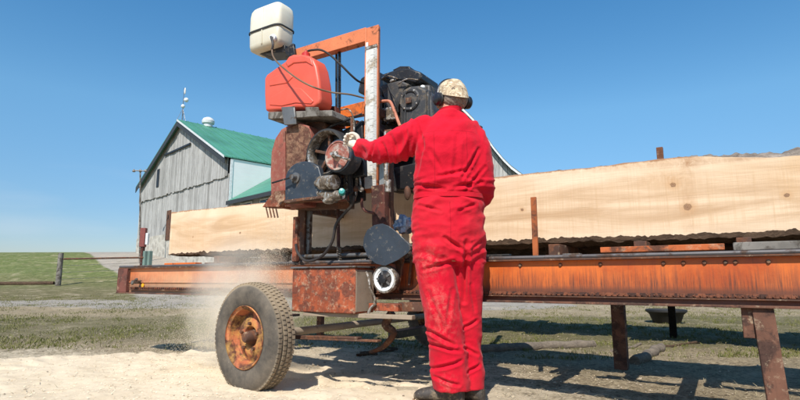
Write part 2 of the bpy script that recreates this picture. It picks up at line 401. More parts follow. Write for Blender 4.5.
def zones(x, y):
    t = x*FH.x + y*FH.y; s = x*RT.x + y*RT.y
    r = g = b = 0.0
    nn = noise.noise(V((x*0.25, y*0.25, 9)))
    if t > 0:
        r = sstep(16.5, 23, t + 2.5*nn - (0 if s < -4 else 1.5))
        g = sstep(4.6, 7.5, t + 1.5*nn)*0.62
        if s > 0.3: g = max(g, sstep(4.8, 6.4, t + 0.6*nn)*0.75)
        # gravel strip in front of the fence and the lane up the hill
        g *= 1-0.6*sstep(9.2, 10.2, t)*(1-sstep(12.5, 13.2, t))
        if s < 4: b = sstep(11.0, 11.8, t+0.8*nn)*(1-sstep(13.0, 14.2, t+1.0*nn))*0.75
        g = max(g, sstep(13.6, 15.0, t)*0.8)
        if t > 13:
            L = [(13,-3.5,3.0),(17,-5.3,3.3),(22,-8.9,2.8),(26,-12.4,2.4),(30,-15.6,2.1),(45,-25,2.9),(62,-35,3.2),(95,-54,4)]
            for (a, ca, wa), (e, ce, we) in zip(L, L[1:]):
                if a <= t <= e:
                    k = (t-a)/(e-a); c = ca+(ce-ca)*k; w = wa+(we-wa)*k
                    b = max(b, 1-sstep(w*0.8, w*1.15, abs(s-c)))
    else: g = 0.3
    e = 1-math.hypot((s+2.2)/2.35, (t-3.35)/1.75); e = max(e, 0.9-math.hypot((s+0.6)/1.6, (t-3.1)/0.8))
    return (r, g, b, sstep(-0.85, 0.35, e + 0.45*noise.noise(V((x*0.7,y*0.7,12)))) if t > 0 else 0)
def build_ground():
    angs = []
    base = math.atan2(FH.y, FH.x)
    n = 430
    for i in range(n+1): angs.append(base + math.radians(-52 + 104*i/n))
    for i in range(1, 46): angs.append(base + math.radians(52 + (360-104)*i/46))
    rad = [0.35]; 
    while rad[-1] < 3000: rad.append(rad[-1]*(1.0125 if rad[-1] < 90 else 1.07))
    vs = [(0,0,hgt(0,0))]; cols = [zones(0,0)]; fs = []; na = len(angs)
    for r in rad:
        for a in angs:
            x, y = r*math.cos(a), r*math.sin(a); vs.append((x, y, hgt(x, y))); cols.append(zones(x, y))
    for j in range(na): fs.append((0, 1+j, 1+(j+1)%na))
    for i in range(len(rad)-1):
        for j in range(na):
            k = (j+1)%na; a = 1+i*na; b = a+na; fs.append((a+j, b+j, b+k, a+k))
    me = bpy.data.meshes.new('ground'); me.from_pydata(vs, [], fs)
    ca = me.color_attributes.new('zone', 'FLOAT_COLOR', 'POINT')
    ca.data.foreach_set('color', [c for q in cols for c in q])
    me.polygons.foreach_set('use_smooth', [True]*len(me.polygons))
    me.materials.append(ground_mat())
    o = bpy.data.objects.new('ground', me); COL.objects.link(o); tag(o, kind='structure'); return o
build_ground()

# sawdust pile: a low mound with ragged edges
def pile_h(x, y):
    t = x*FH.x + y*FH.y; s = x*RT.x + y*RT.y
    e = 1-math.hypot((s+2.2)/2.35, (t-3.35)/1.75)
    e2 = 1-math.hypot((s+0.9)/0.6, (t-2.95)/0.25)
    e = max(e, e2*0.6)
    nn = 0.55*noise.noise(V((x*0.55,y*0.55,12))) + 0.34*noise.noise(V((x*1.1,y*1.1,2))) + 0.34*noise.noise(V((x*3.3,y*3.3,4))) + 0.24*noise.noise(V((x*9,y*9,6)))
    return max(-0.05, min(0.045+0.012*nn, 0.10*(e-0.05+nn*0.75)))
def build_pile():
    R0 = V((0,0,0)); vs = []; fs = []; nx, ny = 230, 190
    for j in range(ny+1):
        for i in range(nx+1):
            s = -5.2 + 5.9*i/nx; t = 1.3 + 4.4*j/ny
            x = s*RT.x + t*FH.x; y = s*RT.y + t*FH.y
            z = hgt(x, y) + pile_h(x, y) + 0.006*noise.noise(V((x*22,y*22,1)))
            if i in (0, nx) or j in (0, ny): z = hgt(x, y)-0.05
            vs.append((x, y, z))
    for j in range(ny):
        for i in range(nx):
            a = j*(nx+1)+i; fs.append((a, a+1, a+nx+2, a+nx+1))
    me = bpy.data.meshes.new('sawdust_pile'); me.from_pydata(vs, [], fs); me.polygons.foreach_set('use_smooth', [True]*len(me.polygons))
    m, nt, bs = newmat('sawdust'); co = coords(nt, world=True)
    n1 = noisen(nt, co, 3, 8, 0.7); n2 = noisen(nt, co, 60, 8, 0.8)
    c = mix(nt, ramp(nt, n1, 0.3, 0.7), (0.57,0.455,0.31), (0.68,0.56,0.40))
    c = mix(nt, ramp(nt, n2, 0.35, 0.7, 0, 0.5), c, (0.72,0.60,0.445))
    c = mix(nt, ramp(nt, n1, 0.50, 0.36, 0, 0.55), c, (0.56,0.45,0.31))
    nt.links.new(c, bs.inputs['Base Color']); bs.inputs['Roughness'].default_value = 1.0; bs.inputs['Specular IOR Level'].default_value = 0.1
    bump(nt, bs, n2, 0.35, 0.006); bump(nt, bs, n1, 0.25, 0.02)
    me.materials.append(m); o = bpy.data.objects.new('sawdust_pile', me); COL.objects.link(o)
    tag(o, 'pale sawdust heaped on the ground around the near wheel', 'sawdust', kind='stuff')
build_pile()

# loose bits on the ground
def scatter(name, n, region, maker, mat, label, cat):
    mb = MB(); k = 0
    while k < n:
        t, s = region()
        x = s*RT.x + t*FH.x; y = s*RT.y + t*FH.y
        maker(mb, V((x, y, hgt(x, y) + max(0, pile_h(x, y) if t < 6 and s < 1 else 0)))); k += 1
    me = bpy.data.meshes.new(name); me.from_pydata([tuple(p) for p in mb.v], [], mb.f); me.materials.append(mat)
    o = bpy.data.objects.new(name, me); COL.objects.link(o); tag(o, label, cat, kind='stuff')
def reg_near(t0=2.4, t1=14, pw=1.8, smin=-0.95, smax=0.95):
    def f():
        t = t0 + (t1-t0)*random.random()**pw; return t, random.uniform(smin, smax)*t
    return f
def blade(mb, p, h, w, lean):
    a = random.uniform(0, 6.28); d = V((math.cos(a), math.sin(a), 0)); b = random.uniform(0, 6.28)
    l = V((math.cos(b), math.sin(b), 0))*lean*h
    m_ = p + l*0.35 + V((0,0,h*0.6)); q = p + l + V((0,0,h))
    mb.add([p-d*w/2-V((0,0,.01)), p+d*w/2-V((0,0,.01)), m_+d*w*0.4, q, m_-d*w*0.4], [(0,1,2,3,4)])
def tuft(nb, h, w, spread):
    def f(mb, p):
        dens = noise.noise(V((p.x*0.8, p.y*0.8, 4)))
        if dens < -0.05 and random.random() < 0.8: return
        for _ in range(nb):
            q = p + V((random.gauss(0, spread), random.gauss(0, spread), 0))
            blade(mb, q, h*random.uniform(0.4, 1.2), w, random.uniform(0.2, 1.4))
    return f
def grassmat(name, a, b):
    m, nt, bs = newmat(name); co = coords(nt, world=True); n = noisen(nt, co, 9, 5, 0.7)
    nt.links.new(mix(nt, ramp(nt, n, 0.35, 0.65), a, b), bs.inputs['Base Color']); bs.inputs['Roughness'].default_value = 0.8
    bs.inputs['Specular IOR Level'].default_value = 0.2
    return m
gm = grassmat('green blades', (0.09,0.105,0.025), (0.22,0.205,0.07)); dm = grassmat('dry blades', (0.30,0.24,0.13), (0.55,0.46,0.30))
def r_right():
    t = 4.9 + 7*random.random()**1.3; return t, random.uniform(0.0, 0.85)*t
def r_left():
    t = 5.6 + 10*random.random()**1.2; return t, random.uniform(-0.85, 0.0)*t
scatter('grass_tufts', 4200, r_right, tuft(6, 0.035, 0.006, 0.03), gm, 'short green grass growing behind the sawmill track', 'grass')
scatter('grass_patch', 4800, r_left, tuft(7, 0.034, 0.007, 0.06), gm, 'thin grass patches between the gravel and the sawdust at left', 'grass')
def straw(mb, p):
    if pile_h(p.x, p.y) > 0.005 and random.random() < 0.85: return
    a = random.uniform(0, 6.28); L = random.uniform(0.015, 0.06); d = V((math.cos(a), math.sin(a), random.uniform(-.1,.35)))*L
    w = V((-d.y, d.x, 0)).normalized()*random.uniform(0.001, 0.0025); q = p+V((0,0,0.004+0.008*random.random()))
    mb.add([q-w, q+w, q+d+w*0.4, q+d-w*0.4], [(0,1,2,3)])
scatter('dead_grass', 26000, reg_near(2.4, 12, 1.5), straw, dm, 'dry dead grass and straw bits strewn over the yard', 'dead grass')
def pebble(mb, p):
    if pile_h(p.x, p.y) > 0.0 and random.random() < 0.93: return
    r = random.uniform(0.003, 0.010)*(1 if random.random() < 0.95 else 1.8)
    Mx = Matrix.Rotation(random.uniform(0,6.28), 3, 'Z')
    c = p+V((0,0,r*0.25)); vs = []
    for (x, y, z) in ((1,0,0),(0,1,0),(-1,0,0),(0,-1,0),(0,0,1),(0,0,-1)):
        vs.append(c + Mx @ (V((x*r*random.uniform(.7,1.3), y*r*random.uniform(.6,1.1), z*r*random.uniform(.4,.8)))))
    mb.add(vs, [(0,1,4),(1,2,4),(2,3,4),(3,0,4),(1,0,5),(2,1,5),(3,2,5),(0,3,5)])
scatter('pebbles', 7000, reg_near(2.4, 13, 1.5), pebble, plain('stone', (0.36,0.29,0.21), 0.9, var=0.4), 'small clods and pebbles on the dirt', 'pebbles')
def chip(mb, p):
    r = random.uniform(0.0015, 0.0055); a = random.uniform(0,6.28); b = random.uniform(-.5,.5)
    d = V((math.cos(a), math.sin(a), b))*r; e = V((-math.sin(a), math.cos(a), random.uniform(-.5,.5)))*r*0.5; q = p+V((0,0,0.005))
    mb.add([q-d-e, q+d-e, q+d+e, q-d+e], [(0,1,2,3)])
def r_pile():
    t = random.gauss(3.9, 1.0); t = max(2.5, t); return t, random.gauss(-0.38, 0.32)*t
scatter('wood_chips', 9000, r_pile, chip, plain('chip', (0.80,0.66,0.46), 0.95, var=0.2), 'light wood chips and sawdust flecks scattered around the sawdust', 'wood chips')

# ------------------------------------------------------------------ slab on the mill
YS = 3.6
def build_slab():
    x0 = at(170, 235, YS).x; x1 = 1.9
    zt0 = at(170, 213, YS).z; zb0 = at(170, 256, YS).z
    root = thing('timber_slab', (x0, YS, zb0), 'long pale sawn timber slab with knots and bark edges, lying on edge on the orange sawmill track', 'timber')
    n = 760; R = []; T = []; B = []
    def top(x):
        k = (x-x0)/(x1-x0)
        z = zt0 - 0.060*sstep(0.70, 0.80, k) + 0.018*noise.noise(V((x*1.3, 0, 1))) + 0.006*noise.noise(V((x*9, 0, 2)))
        return z
    def bot(x):
        k = (x-x0)/(x1-x0)
        return zb0 + 0.012 - 0.016*sstep(0.45, 0.75, k) + 0.008*noise.noise(V((x*1.7, 3, 1))) + 0.005*noise.noise(V((x*11, 3, 2))) + 0.004*noise.noise(V((x*35, 3, 2)))
    for i in range(n+1):
        x = x0 + (x1-x0)*i/n
        if i == 0: x += 0
        zt, zb = top(x), bot(x)
        D = 0.34 + 0.01*noise.noise(V((x,7,7)))
        R.append([V((x,YS,zb)), V((x,YS,zt)), V((x,YS+0.012,zt+0.004)), V((x,YS+D,zt-0.01)), V((x,YS+D,zb+0.02)), V((x,YS+0.012,zb-0.002))])
        k = (x-x0)/(x1-x0)
        th = 0.011 + 0.056*sstep(0.695, 0.80, k)*(0.9+0.35*noise.noise(V((x*2.2,1,8)))) + 0.008*noise.noise(V((x*14,1,9)))
        if k < 0.5: th = max(0.006, th*0.8)
        cr = []
        for a in range(9):
            u = a/8; ang = math.pi*u
            yy = YS + 0.008 + (D-0.008)*u
            hh = th*(0.75+0.25*math.sin(ang)**0.6) if 0 < a < 8 else 0
            zz = zt+0.002 + hh + (0.012*noise.noise(V((x*16, yy*22, 4)))+0.010*noise.noise(V((x*45, yy*30, 7))))*min(1, th*50) - 0.03*u
            cr.append(V((x, yy, zz)))
        T.append([V((x, YS+0.006, zt-0.008))] + cr + [V((x, YS+D, zt-0.05))])
        tb = 0.014 + 0.034*sstep(0.0, 0.15, k)*(0.7+0.9*abs(noise.noise(V((x*2.7,5,8))))) + 0.010*noise.noise(V((x*15,6,9)))
        tb = max(0.010, tb) + 0.008*noise.noise(V((x*40,6,3))); cr = []
        for a in range(9):
            u = a/8; yy = YS - 0.004 + (D)*u
            hh = tb*(0.5+0.5*math.sin(math.pi*u)) 
            cr.append(V((x, yy, zb + 0.006 - hh + 0.010*noise.noise(V((x*17, yy*20, 6))))))
        B.append([V((x, YS-0.004, zb+0.012+0.020*abs(noise.noise(V((x*5,2,2))))+0.014*noise.noise(V((x*19,2,2)))+0.009*noise.noise(V((x*50,2,2)))))] + cr + [V((x, YS+D, zb+0.03))])
    core = MB().rings(R).build('sawn_face', M['wood'], root, smooth=30)
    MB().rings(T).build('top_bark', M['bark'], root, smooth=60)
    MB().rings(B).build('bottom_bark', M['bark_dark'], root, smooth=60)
    return zb0
ZB = build_slab()

# ------------------------------------------------------------------ sawmill track on wheels
YB = 3.0
X0 = at(118, 278, YB).x; X1 = 1.7
ZT = at(490, 260, YB).z; ZBB = at(490, 302, YB).z
mill = thing('sawmill_track', ((X0+X1)/2, 3.8, 0), 'long rusty orange sawmill track trailer on wheels and steel legs', 'sawmill track')
def orange_beam_mat():
    m, nt, bs = newmat('track orange'); co = coords(nt)
    sp = N(nt, 'ShaderNodeSeparateXYZ'); nt.links.new(co, sp.inputs[0])
    z = ramp(nt, sp.outputs[2], ZBB, ZT)
    n1 = noisen(nt, co, 3.2, 8, 0.68, 0.3); n2 = noisen(nt, co, 50, 6, 0.75)
    cs = coords(nt, (60, 1, 2.5)); st = noisen(nt, cs, 1.0, 4, 0.7)
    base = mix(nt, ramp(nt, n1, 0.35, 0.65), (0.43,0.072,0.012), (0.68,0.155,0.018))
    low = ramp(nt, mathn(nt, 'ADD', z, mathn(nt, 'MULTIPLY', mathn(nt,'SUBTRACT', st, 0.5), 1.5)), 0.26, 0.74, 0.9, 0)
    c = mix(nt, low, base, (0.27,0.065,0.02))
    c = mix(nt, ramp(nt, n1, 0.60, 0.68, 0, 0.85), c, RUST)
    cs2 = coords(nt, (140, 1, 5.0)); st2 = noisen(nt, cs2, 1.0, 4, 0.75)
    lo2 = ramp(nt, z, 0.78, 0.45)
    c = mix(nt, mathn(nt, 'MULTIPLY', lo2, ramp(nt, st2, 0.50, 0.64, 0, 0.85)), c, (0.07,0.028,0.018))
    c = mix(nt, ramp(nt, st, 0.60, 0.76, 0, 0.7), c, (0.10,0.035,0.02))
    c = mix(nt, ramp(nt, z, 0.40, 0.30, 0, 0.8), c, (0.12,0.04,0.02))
    wx = coords(nt, world=True); sx = N(nt, 'ShaderNodeSeparateXYZ'); nt.links.new(wx, sx.inputs[0])
    db = mathn(nt, 'MULTIPLY', ramp(nt, sx.outputs[0], -2.4, -3.2), ramp(nt, sx.outputs[0], -5.6, -4.2))
    c = mix(nt, mathn(nt, 'MULTIPLY', db, ramp(nt, n1, 0.25, 0.55, 0.15, 0.62)), c, (0.62,0.40,0.24))
    c = mix(nt, ramp(nt, n2, 0.62, 0.78, 0, 0.7), c, (0.09,0.04,0.025))
    xl = ramp(nt, sp.outputs[0], -3.4, 0.3, 0.0, 0.0)
    nt.links.new(c, bs.inputs['Base Color']); nt.links.new(ramp(nt, n1, 0.4, 0.7, 0.42, 0.85), bs.inputs['Roughness'])
    bump(nt, bs, n2, 0.25, 0.003)
    return m
M['track'] = orange_beam_mat()
M['endplate'] = worn('end plate rust', (0.15,0.05,0.035), (0.10,0.04,0.03), 0.5, 9, 0.8, 0.9, dust=0.2)
# near beam: web, lips, rail
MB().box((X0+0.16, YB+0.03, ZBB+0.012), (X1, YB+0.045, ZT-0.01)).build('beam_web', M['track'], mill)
MB().box((X0, YB-0.012, ZBB), (X1, YB+0.075, ZBB+0.012)).build('bottom_flange', M['leg'], mill, bevel=0.002)
MB().box((X0, YB, ZT-0.010), (X1, YB+0.09, ZT)).build('top_flange', M['brown'], mill, bevel=0.002)
MB().tube([(X0, YB+0.012, ZT+0.010), (X1, YB+0.012, ZT+0.010)], 0.011, 8).build('rail', M['railsteel'], mill)
MB().box((X0, YB-0.006, ZBB+0.012), (X0+0.16, YB+0.075, ZT-0.010)).build('end_plate', M['endplate'], mill, bevel=0.003)
pe = at(138, 282, YB)
MB().cyl(pe+V((0,-.06,0)), pe+V((0,0.04,0)), 0.018, n=10).bar(pe+V((-0.05,-.03,-.02)), pe+V((0.03,-.03,.03)), 0.02, 0.02).build('hitch_pin', M['steel'], mill, bevel=0.002)
pe = at(143,285.5,YB+0.025)
MB().lathe(pe, (0,-1,0), [(0.02,0),(0.02,0.006),(0.004,0.008)], 14).build('reflector', plain('amber', (0.8,0.35,0.02), 0.3), mill)
ch = MB()
x = X0+0.2; i = 0
zc = ZBB+0.055
while x < X1:
    L = 0.0125
    if i % 2: ch.box((x, YB+0.010, zc-0.0095), (x+L*1.3, YB+0.013, zc+0.0095)); ch.box((x, YB+0.022, zc-0.0095), (x+L*1.3, YB+0.025, zc+0.0095))
    else: ch.box((x, YB+0.0135, zc-0.009), (x+L*1.3, YB+0.0215, zc+0.009)); ch.cyl((x+0.004, YB+0.006, zc), (x+0.004, YB+0.028, zc), 0.0045, n=6)
    x += L*1.18; i += 1
ch.build('drive_chain', M['chain'], mill, smooth=0)
MB().box((X0+0.2, YB+0.006, zc-0.020), (X1, YB+0.028, zc-0.013)).build('chain_ledge', M['brown'], mill, bevel=0.0015)
for u in (663, 683, 704, 725, 735, 768, 600, 560, 520):
    p = at(u, 258.5, YB+0.028)
    MB().lathe((p.x, YB+0.03, ZT-0.035), (0,-1,0), [(0.011,0),(0.011,0.004),(0.008,0.009),(0.001,0.010)], 10).build('bolt', M['brown'], mill)
# ridge pressed along the left half of the web
MB().box((X0+0.16, YB+0.02, ZBB+0.105), (at(292,280,YB).x, YB+0.03, ZBB+0.118)).build('web_rib', M['track'], mill, bevel=0.002)
# far beam
YR = 4.62
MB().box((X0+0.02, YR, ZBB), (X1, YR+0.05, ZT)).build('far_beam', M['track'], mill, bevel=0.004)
MB().tube([(X0, YR+0.02, ZT+0.01), (X1, YR+0.02, ZT+0.01)], 0.011, 8).build('far_rail', M['railsteel'], mill)
# cross members and bunks
for xx in (-5.1, -3.9, -2.6, -1.7, -0.9, -0.1, 0.7, 1.5):
    MB().box((xx-0.04, YB+0.045, ZBB+0.03), (xx+0.04, YR, ZBB+0.11)).build('cross_member', M['brown'], mill, bevel=0.003)
for u in (215, 262, 345, 553, 640, 745):
    xx = at(u, 250, 3.4).x
    MB().box((xx-0.035, YB+0.42, ZT+0.005), (xx+0.035, YR-0.02, ZB-0.032)).build('log_bunk', M['brown'], mill, bevel=0.003)
a = at(600, 247, 3.36); b = at(724, 240, 3.36)
MB().box((a.x, 3.36, ZB-0.10), (b.x, 3.42, ZB-0.066)).build('support_strip', M['strip'], mill, bevel=0.003)
a = at(185, 262, 3.4); b = at(205, 262, 3.4)
MB().box((at(166,262,3.4).x, 3.38, ZT+0.012), (at(197,262,3.4).x, 3.46, ZT+0.055)).build('support_strip', M['orange'], mill, bevel=0.003)
a = at(733, 246, 3.42); MB().box((a.x, 3.40, ZB-0.105), (1.5, 3.50, ZB-0.060)).build('weathered_board', M['grey'], mill, bevel=0.004)
for u0, u1 in ((206,232),(236,250),(258,276),(545,556),(562,580),(612,640)):
    a = at(u0, 250, 3.45); b = at(u1, 250, 3.45)
    MB().box((a.x, 3.44, ZT+0.004), (b.x, 3.52, ZT+random.uniform(0.03,0.06))).build('shim', M[random.choice(['brown','steel','boxside','rustred'])], mill, bevel=0.006)
MB().box((at(545,250,3.97).x, 3.97, ZT+0.01), (1.6, 4.10, ZB+0.06)).build('back_timber', M['bark_dark'], mill, bevel=0.01)
# upright log stops
def stop(u, v0, v1, Y, w, name='log_stop', mat='orange'):
    p = at(u, v0, Y); q = at(u, v1, Y)
    MB().box((p.x-w/2, Y, q.z), (p.x+w/2, Y+0.02, p.z)).box((p.x-w/2, Y+0.02, q.z), (p.x-w/2+0.006, Y+0.045, p.z)).build(name, M[mat], mill, bevel=0.002)
stop(533, 197, 258, 3.42, 0.036, mat='stakerust')
p = at(660, 150, 3.9); MB().box((p.x-0.02, 3.86, ZT), (p.x+0.02, 3.90, p.z+0.012)).build('log_stop', M['brown'], mill, bevel=0.002)
# legs
def legp(top, bot, w, nm='support_leg'):
    return MB().bar(top, bot, w, w, up=(1,0,0)).build(nm, M['leg'], mill, bevel=0.004)
p = at(762, 306, YB+0.05); legp((p.x, YB+0.05, ZBB), (p.x+0.03, YB+0.02, 0.0), 0.085)
p2 = at(748, 306, YB+0.03); q2 = at(748, 338, YB+0.03)
MB().box((p2.x-0.03, YB+0.02, q2.z), (p2.x+0.02, YB+0.05, ZBB)).build('leg_bracket', M['leg'], mill, bevel=0.003)
p = at(618, 306, YR); legp((p.x, YR+0.0, ZBB), (p.x, YR-0.0, hgt(p.x, YR)-0.01), 0.10)
p = at(321, 300, YR-0.2); legp((p.x, YR-0.2, ZBB), (p.x, YR-0.2, 0.08), 0.06)
# wheels, axle, toolbox
WX, WR = -2.615, 0.342
def wheel(Yc, nm='wheel', near=True):
    s = -1 if near else 1
    def TW(mb):
        a = math.radians(-7); ca, sa = math.cos(a), math.sin(a)
        for i_, p in enumerate(mb.v):
            x_, y_ = p.x-WX, (p.y-Yc)*0.74; mb.v[i_] = V((WX+x_*ca-y_*sa, Yc+x_*sa+y_*ca, p.z))
        return mb
    Yf = Yc + s*0.105
    w = MB()
    prof = [(0.188,-0.074),(0.198,-0.090),(0.225,-0.104),(0.27,-0.110),(0.30,-0.106),(0.322,-0.090),(0.334,-0.078),(0.338,-0.06),
            (0.339,-0.045),(0.331,-0.043),(0.331,-0.035),(0.340,-0.033),(0.341,-0.006),(0.332,-0.005),(0.332,0.005),(0.341,0.006),(0.340,0.033),(0.331,0.035),(0.331,0.043),(0.339,0.045),
            (0.338,0.06),(0.334,0.078),(0.322,0.090),(0.30,0.106),(0.27,0.110),(0.225,0.104),(0.198,0.090),(0.188,0.074)]
    c = V((WX, Yc, 0.34))
    w.lathe(c, (0,1,0), prof, 96, close=True)
    for k in range(72):
        a = 2*math.pi*k/72
        for j, (h, ww, off) in enumerate(((-0.068,0.026,0),(-0.021,0.024,0.5),(0.021,0.024,0),(0.068,0.026,0.5))):
            aa = a + off*2*math.pi/72; rd = V((math.cos(aa), 0, math.sin(aa)))
            Mx = Matrix((V((-math.sin(aa),0,math.cos(aa))), V((0,1,0)), rd)).transposed()
            w.cbox(c + rd*(0.341 if abs(h) < .05 else 0.336) + V((0,h,0)), (0.021, ww, 0.012), Mx)
    t = TW(w).build('tyre', M['tyre'], mill, smooth=30)
    r = MB()
    y = Yf
    d = -s
    r.lathe((WX, Yf, 0.34), (0,d,0), [(0.196,0.002),(0.200,0.010),(0.190,0.018),(0.178,0.026),(0.170,0.07),(0.158,0.110),(0.142,0.105),(0.120,0.085),(0.095,0.072),(0.070,0.078),(0.060,0.095),(0.058,0.17),(0.18,0.17),(0.195,0.165)], 48, close=True)
    rim = TW(r).build('rim', M['rim'], mill, smooth=40)
    h = MB().lathe((WX, Yf, 0.34), (0,d,0), [(0.001,0.012),(0.028,0.014),(0.034,0.026),(0.040,0.075),(0.050,0.13)], 24)
    for k in range(5):
        a = 2*math.pi*k/5+0.3; q = V((WX+0.085*math.cos(a), Yf, 0.34+0.085*math.sin(a)))
        h.cyl(q+V((0,d*0.050,0)), q+V((0,d*0.080,0)), 0.011, n=6)
    TW(h).build('hub', M['brown'], mill, smooth=30)
    for k in range(8):
        a = 2*math.pi*k/8; q = V((WX+0.135*math.cos(a), Yf+d*0.064, 0.34+0.135*math.sin(a)))
    return t
YW = 2.43
wheel(YW, near=True); wheel(4.95, near=True)
MB().tube([(WX, YW+0.06, 0.34), (WX, 4.9, 0.34)], 0.028, 12).build('axle', M['boxside'], mill)
MB().box((WX+0.02, YW+0.12, 0.30), (WX+0.16, YW+0.16, 0.46)).box((WX+0.02, YW+0.12, 0.46),(WX+0.16,YW+0.26,0.475)).build('fender_bracket', M['black'], mill, bevel=0.003)
MB().bar((WX-0.1, YW+0.34, 0.30), (WX+0.75, YW+0.34, 0.325), 0.05, 0.012).bar((WX+0.0, YW+0.34, 0.315), (WX+0.6, YW+0.34, 0.335), 0.05, 0.012).build('leaf_spring', M['brown'], mill, bevel=0.002)
YX = 2.75
bx0 = at(292, 290, YX).x; bx1 = at(355, 290, YX).x; bz1 = at(330, 268, YX).z; bz0 = at(330, 313, YX).z
MB().box((bx0, YX, bz0), (bx1, YX+0.215, bz1)).build('tool_box', M['boxred'], mill, bevel=0.006)
MB().box((bx1, YX+0.008, bz0+0.012), (bx1+0.004, YX+0.207, bz1-0.014)).build('box_side', M['boxside'], mill, bevel=0.001)
MB().box((bx0-0.012, YX-0.012, bz1), (bx1+0.012, YX+0.215, bz1+0.012)).build('box_lid', M['steel'], mill, bevel=0.003)
MB().bar((bx0+0.1, YX+0.03, bz0-0.014), (bx1+0.38, YX+0.10, bz0-0.014), 0.05, 0.026).build('frame_rail', M['boxside'], mill, bevel=0.003)
# step bracket right of the box, dark frame behind
p = at(372, 303, 2.9); q = at(418, 312, 2.9)
MB().box((p.x, 2.86, q.z), (at(398,303,2.86).x, 2.98, p.z)).build('step_plate', M['boxred'], mill, bevel=0.003)
MB().bar((at(398,305,2.9).x, 2.93, at(398,307,2.9).z), (at(440,302,2.9).x+0.1, 2.93, at(398,305,2.9).z), 0.05, 0.06).build('frame_arm', M['brown'], mill, bevel=0.003)
MB().box((at(418,320,4.0).x-0.05, 3.6, 0.24), (at(418,320,4.0).x+0.05, 4.6, 0.30)).build('frame_member', M['black'], mill, bevel=0.003)
jk = at(388, 330, 3.4)
MB().tube([at(392,312,3.3), at(386,325,3.3), at(394,333,3.3), at(383,347,3.3), at(370,352,3.4)], [0.03,0.035,0.025,0.02,0.012], 8, smooth=4).build('chain_hook', M['brown'], mill)
# round lamp with white ring
lc = at(385, 279, 2.88)
MB().lathe(lc, (0,-1,0), [(0.072,-0.06),(0.088,-0.04),(0.094,0.0),(0.090,0.012),(0.082,0.014),(0.078,0.004),(0.066,0.0)], 36).build('hub_ring', M['silver'], mill)
MB().lathe(lc, (0,-1,0), [(0.080,0.005),(0.078,0.0145),(0.064,0.010),(0.060,0.002)], 36).build('ring_face', M['white'], mill)
MB().lathe(lc, (0,-1,0), [(0.058,0.001),(0.050,0.012),(0.030,0.016),(0.026,0.034),(0.012,0.036),(0.001,0.036)], 30).build('hub_core', M['black'], mill)
cb = MB()
for k in range(5):
    a = 2*math.pi*k/5+0.6; cb.bar(lc+V((0.02*math.cos(a),-0.016,0.02*math.sin(a))), lc+V((0.055*math.cos(a),-0.014,0.055*math.sin(a))), 0.012, 0.01, up=(0,1,0))
cb.build('spoke', M['steel'], mill)
MB().tube([at(u, v, y) for u, v, y in ((366,291,2.93),(361,283,2.92),(360,274,2.9),(364,270,2.88),(368,276,2.86),(370,288,2.84),(374,296,2.84),(376,303,2.86))], 0.007, 8, smooth=5).build('cable_loop', M['silver'], mill)
MB().tube([at(376,304,2.85), at(371,308,2.84), at(367,316,2.84)], 0.010, 8, smooth=3).build('cable_end', M['silver'], mill)

# ------------------------------------------------------------------ saw head carriage
hd = thing('saw_head', (-2.3, 3.3, ZT+0.02), 'rusty saw carriage with engine, pulleys, white ruler mast and red housing riding on the track', 'saw head')
def pp(lst, Y): return [at(u, v, Y) for u, v in lst]
def plate(name, lst, Y, th, mat, parent=hd, bevel=0.004, **k):
    return MB().prism(pp(lst, Y), (0, th, 0)).build(name, M[mat], parent, bevel=bevel, **k)
YM = 3.10
# lower chassis on the rail
cx0 = at(296,260,YM).x; cx1 = at(400,258,YM).x
MB().tube([(cx0, YM, ZT+0.062), (cx1+0.25, YM, ZT+0.062)], 0.016, 10).build('chassis_tube', M['steel'], hd)
MB().box((cx0, YM+0.03, ZT+0.028), (cx1+0.3, YM+0.09, ZT+0.070)).build('chassis_rail', M['black'], hd, bevel=0.003)
for xx in (cx0+0.08, cx1+0.1):
    MB().lathe((xx, YB+0.012-0.02, ZT+0.055), (0,1,0), [(0.03,0),(0.036,0.002),(0.034,0.012),(0.030,0.02),(0.034,0.028),(0.036,0.038),(0.03,0.04)], 20).build('track_roller', M['steel'], hd)
# far side posts and cross beams carrying the head across the log
for xx in (cx0+0.05, -1.95):
    MB().box((xx-0.03, YR-0.02, ZT+0.05), (xx+0.03, YR+0.04, 2.2)).build('far_post', M['darkred'], hd, bevel=0.004)
    MB().lathe((xx, YR, ZT+0.047), (0,1,0), [(0.034,0),(0.036,0.012),(0.030,0.02),(0.036,0.028),(0.034,0.04)], 20).build('track_roller', M['steel'], hd)
MB().box((cx0, YR-0.02, ZT+0.072), (cx1+0.25, YR+0.04, ZT+0.115)).build('chassis_rail', M['black'], hd, bevel=0.003)
# left uprights
p = at(298, 206, YM); q = at(304.5, 262, YM)
MB().box((p.x, YM, q.z), (at(304.5,230,YM).x, YM+0.05, p.z)).build('post', M['brown'], hd, bevel=0.003)
MB().box((at(304.5,230,YM).x, YM+0.02, q.z), (at(308,230,YM).x, YM+0.05, p.z-0.02)).build('post_edge', M['steel'], hd, bevel=0.002)
p = at(294, 217, 2.98); q = at(297, 264, 2.98)
MB().box((p.x, 2.97, ZT+0.02), (q.x, 3.0, p.z)).build('stake', M['rustred'], hd, bevel=0.003)
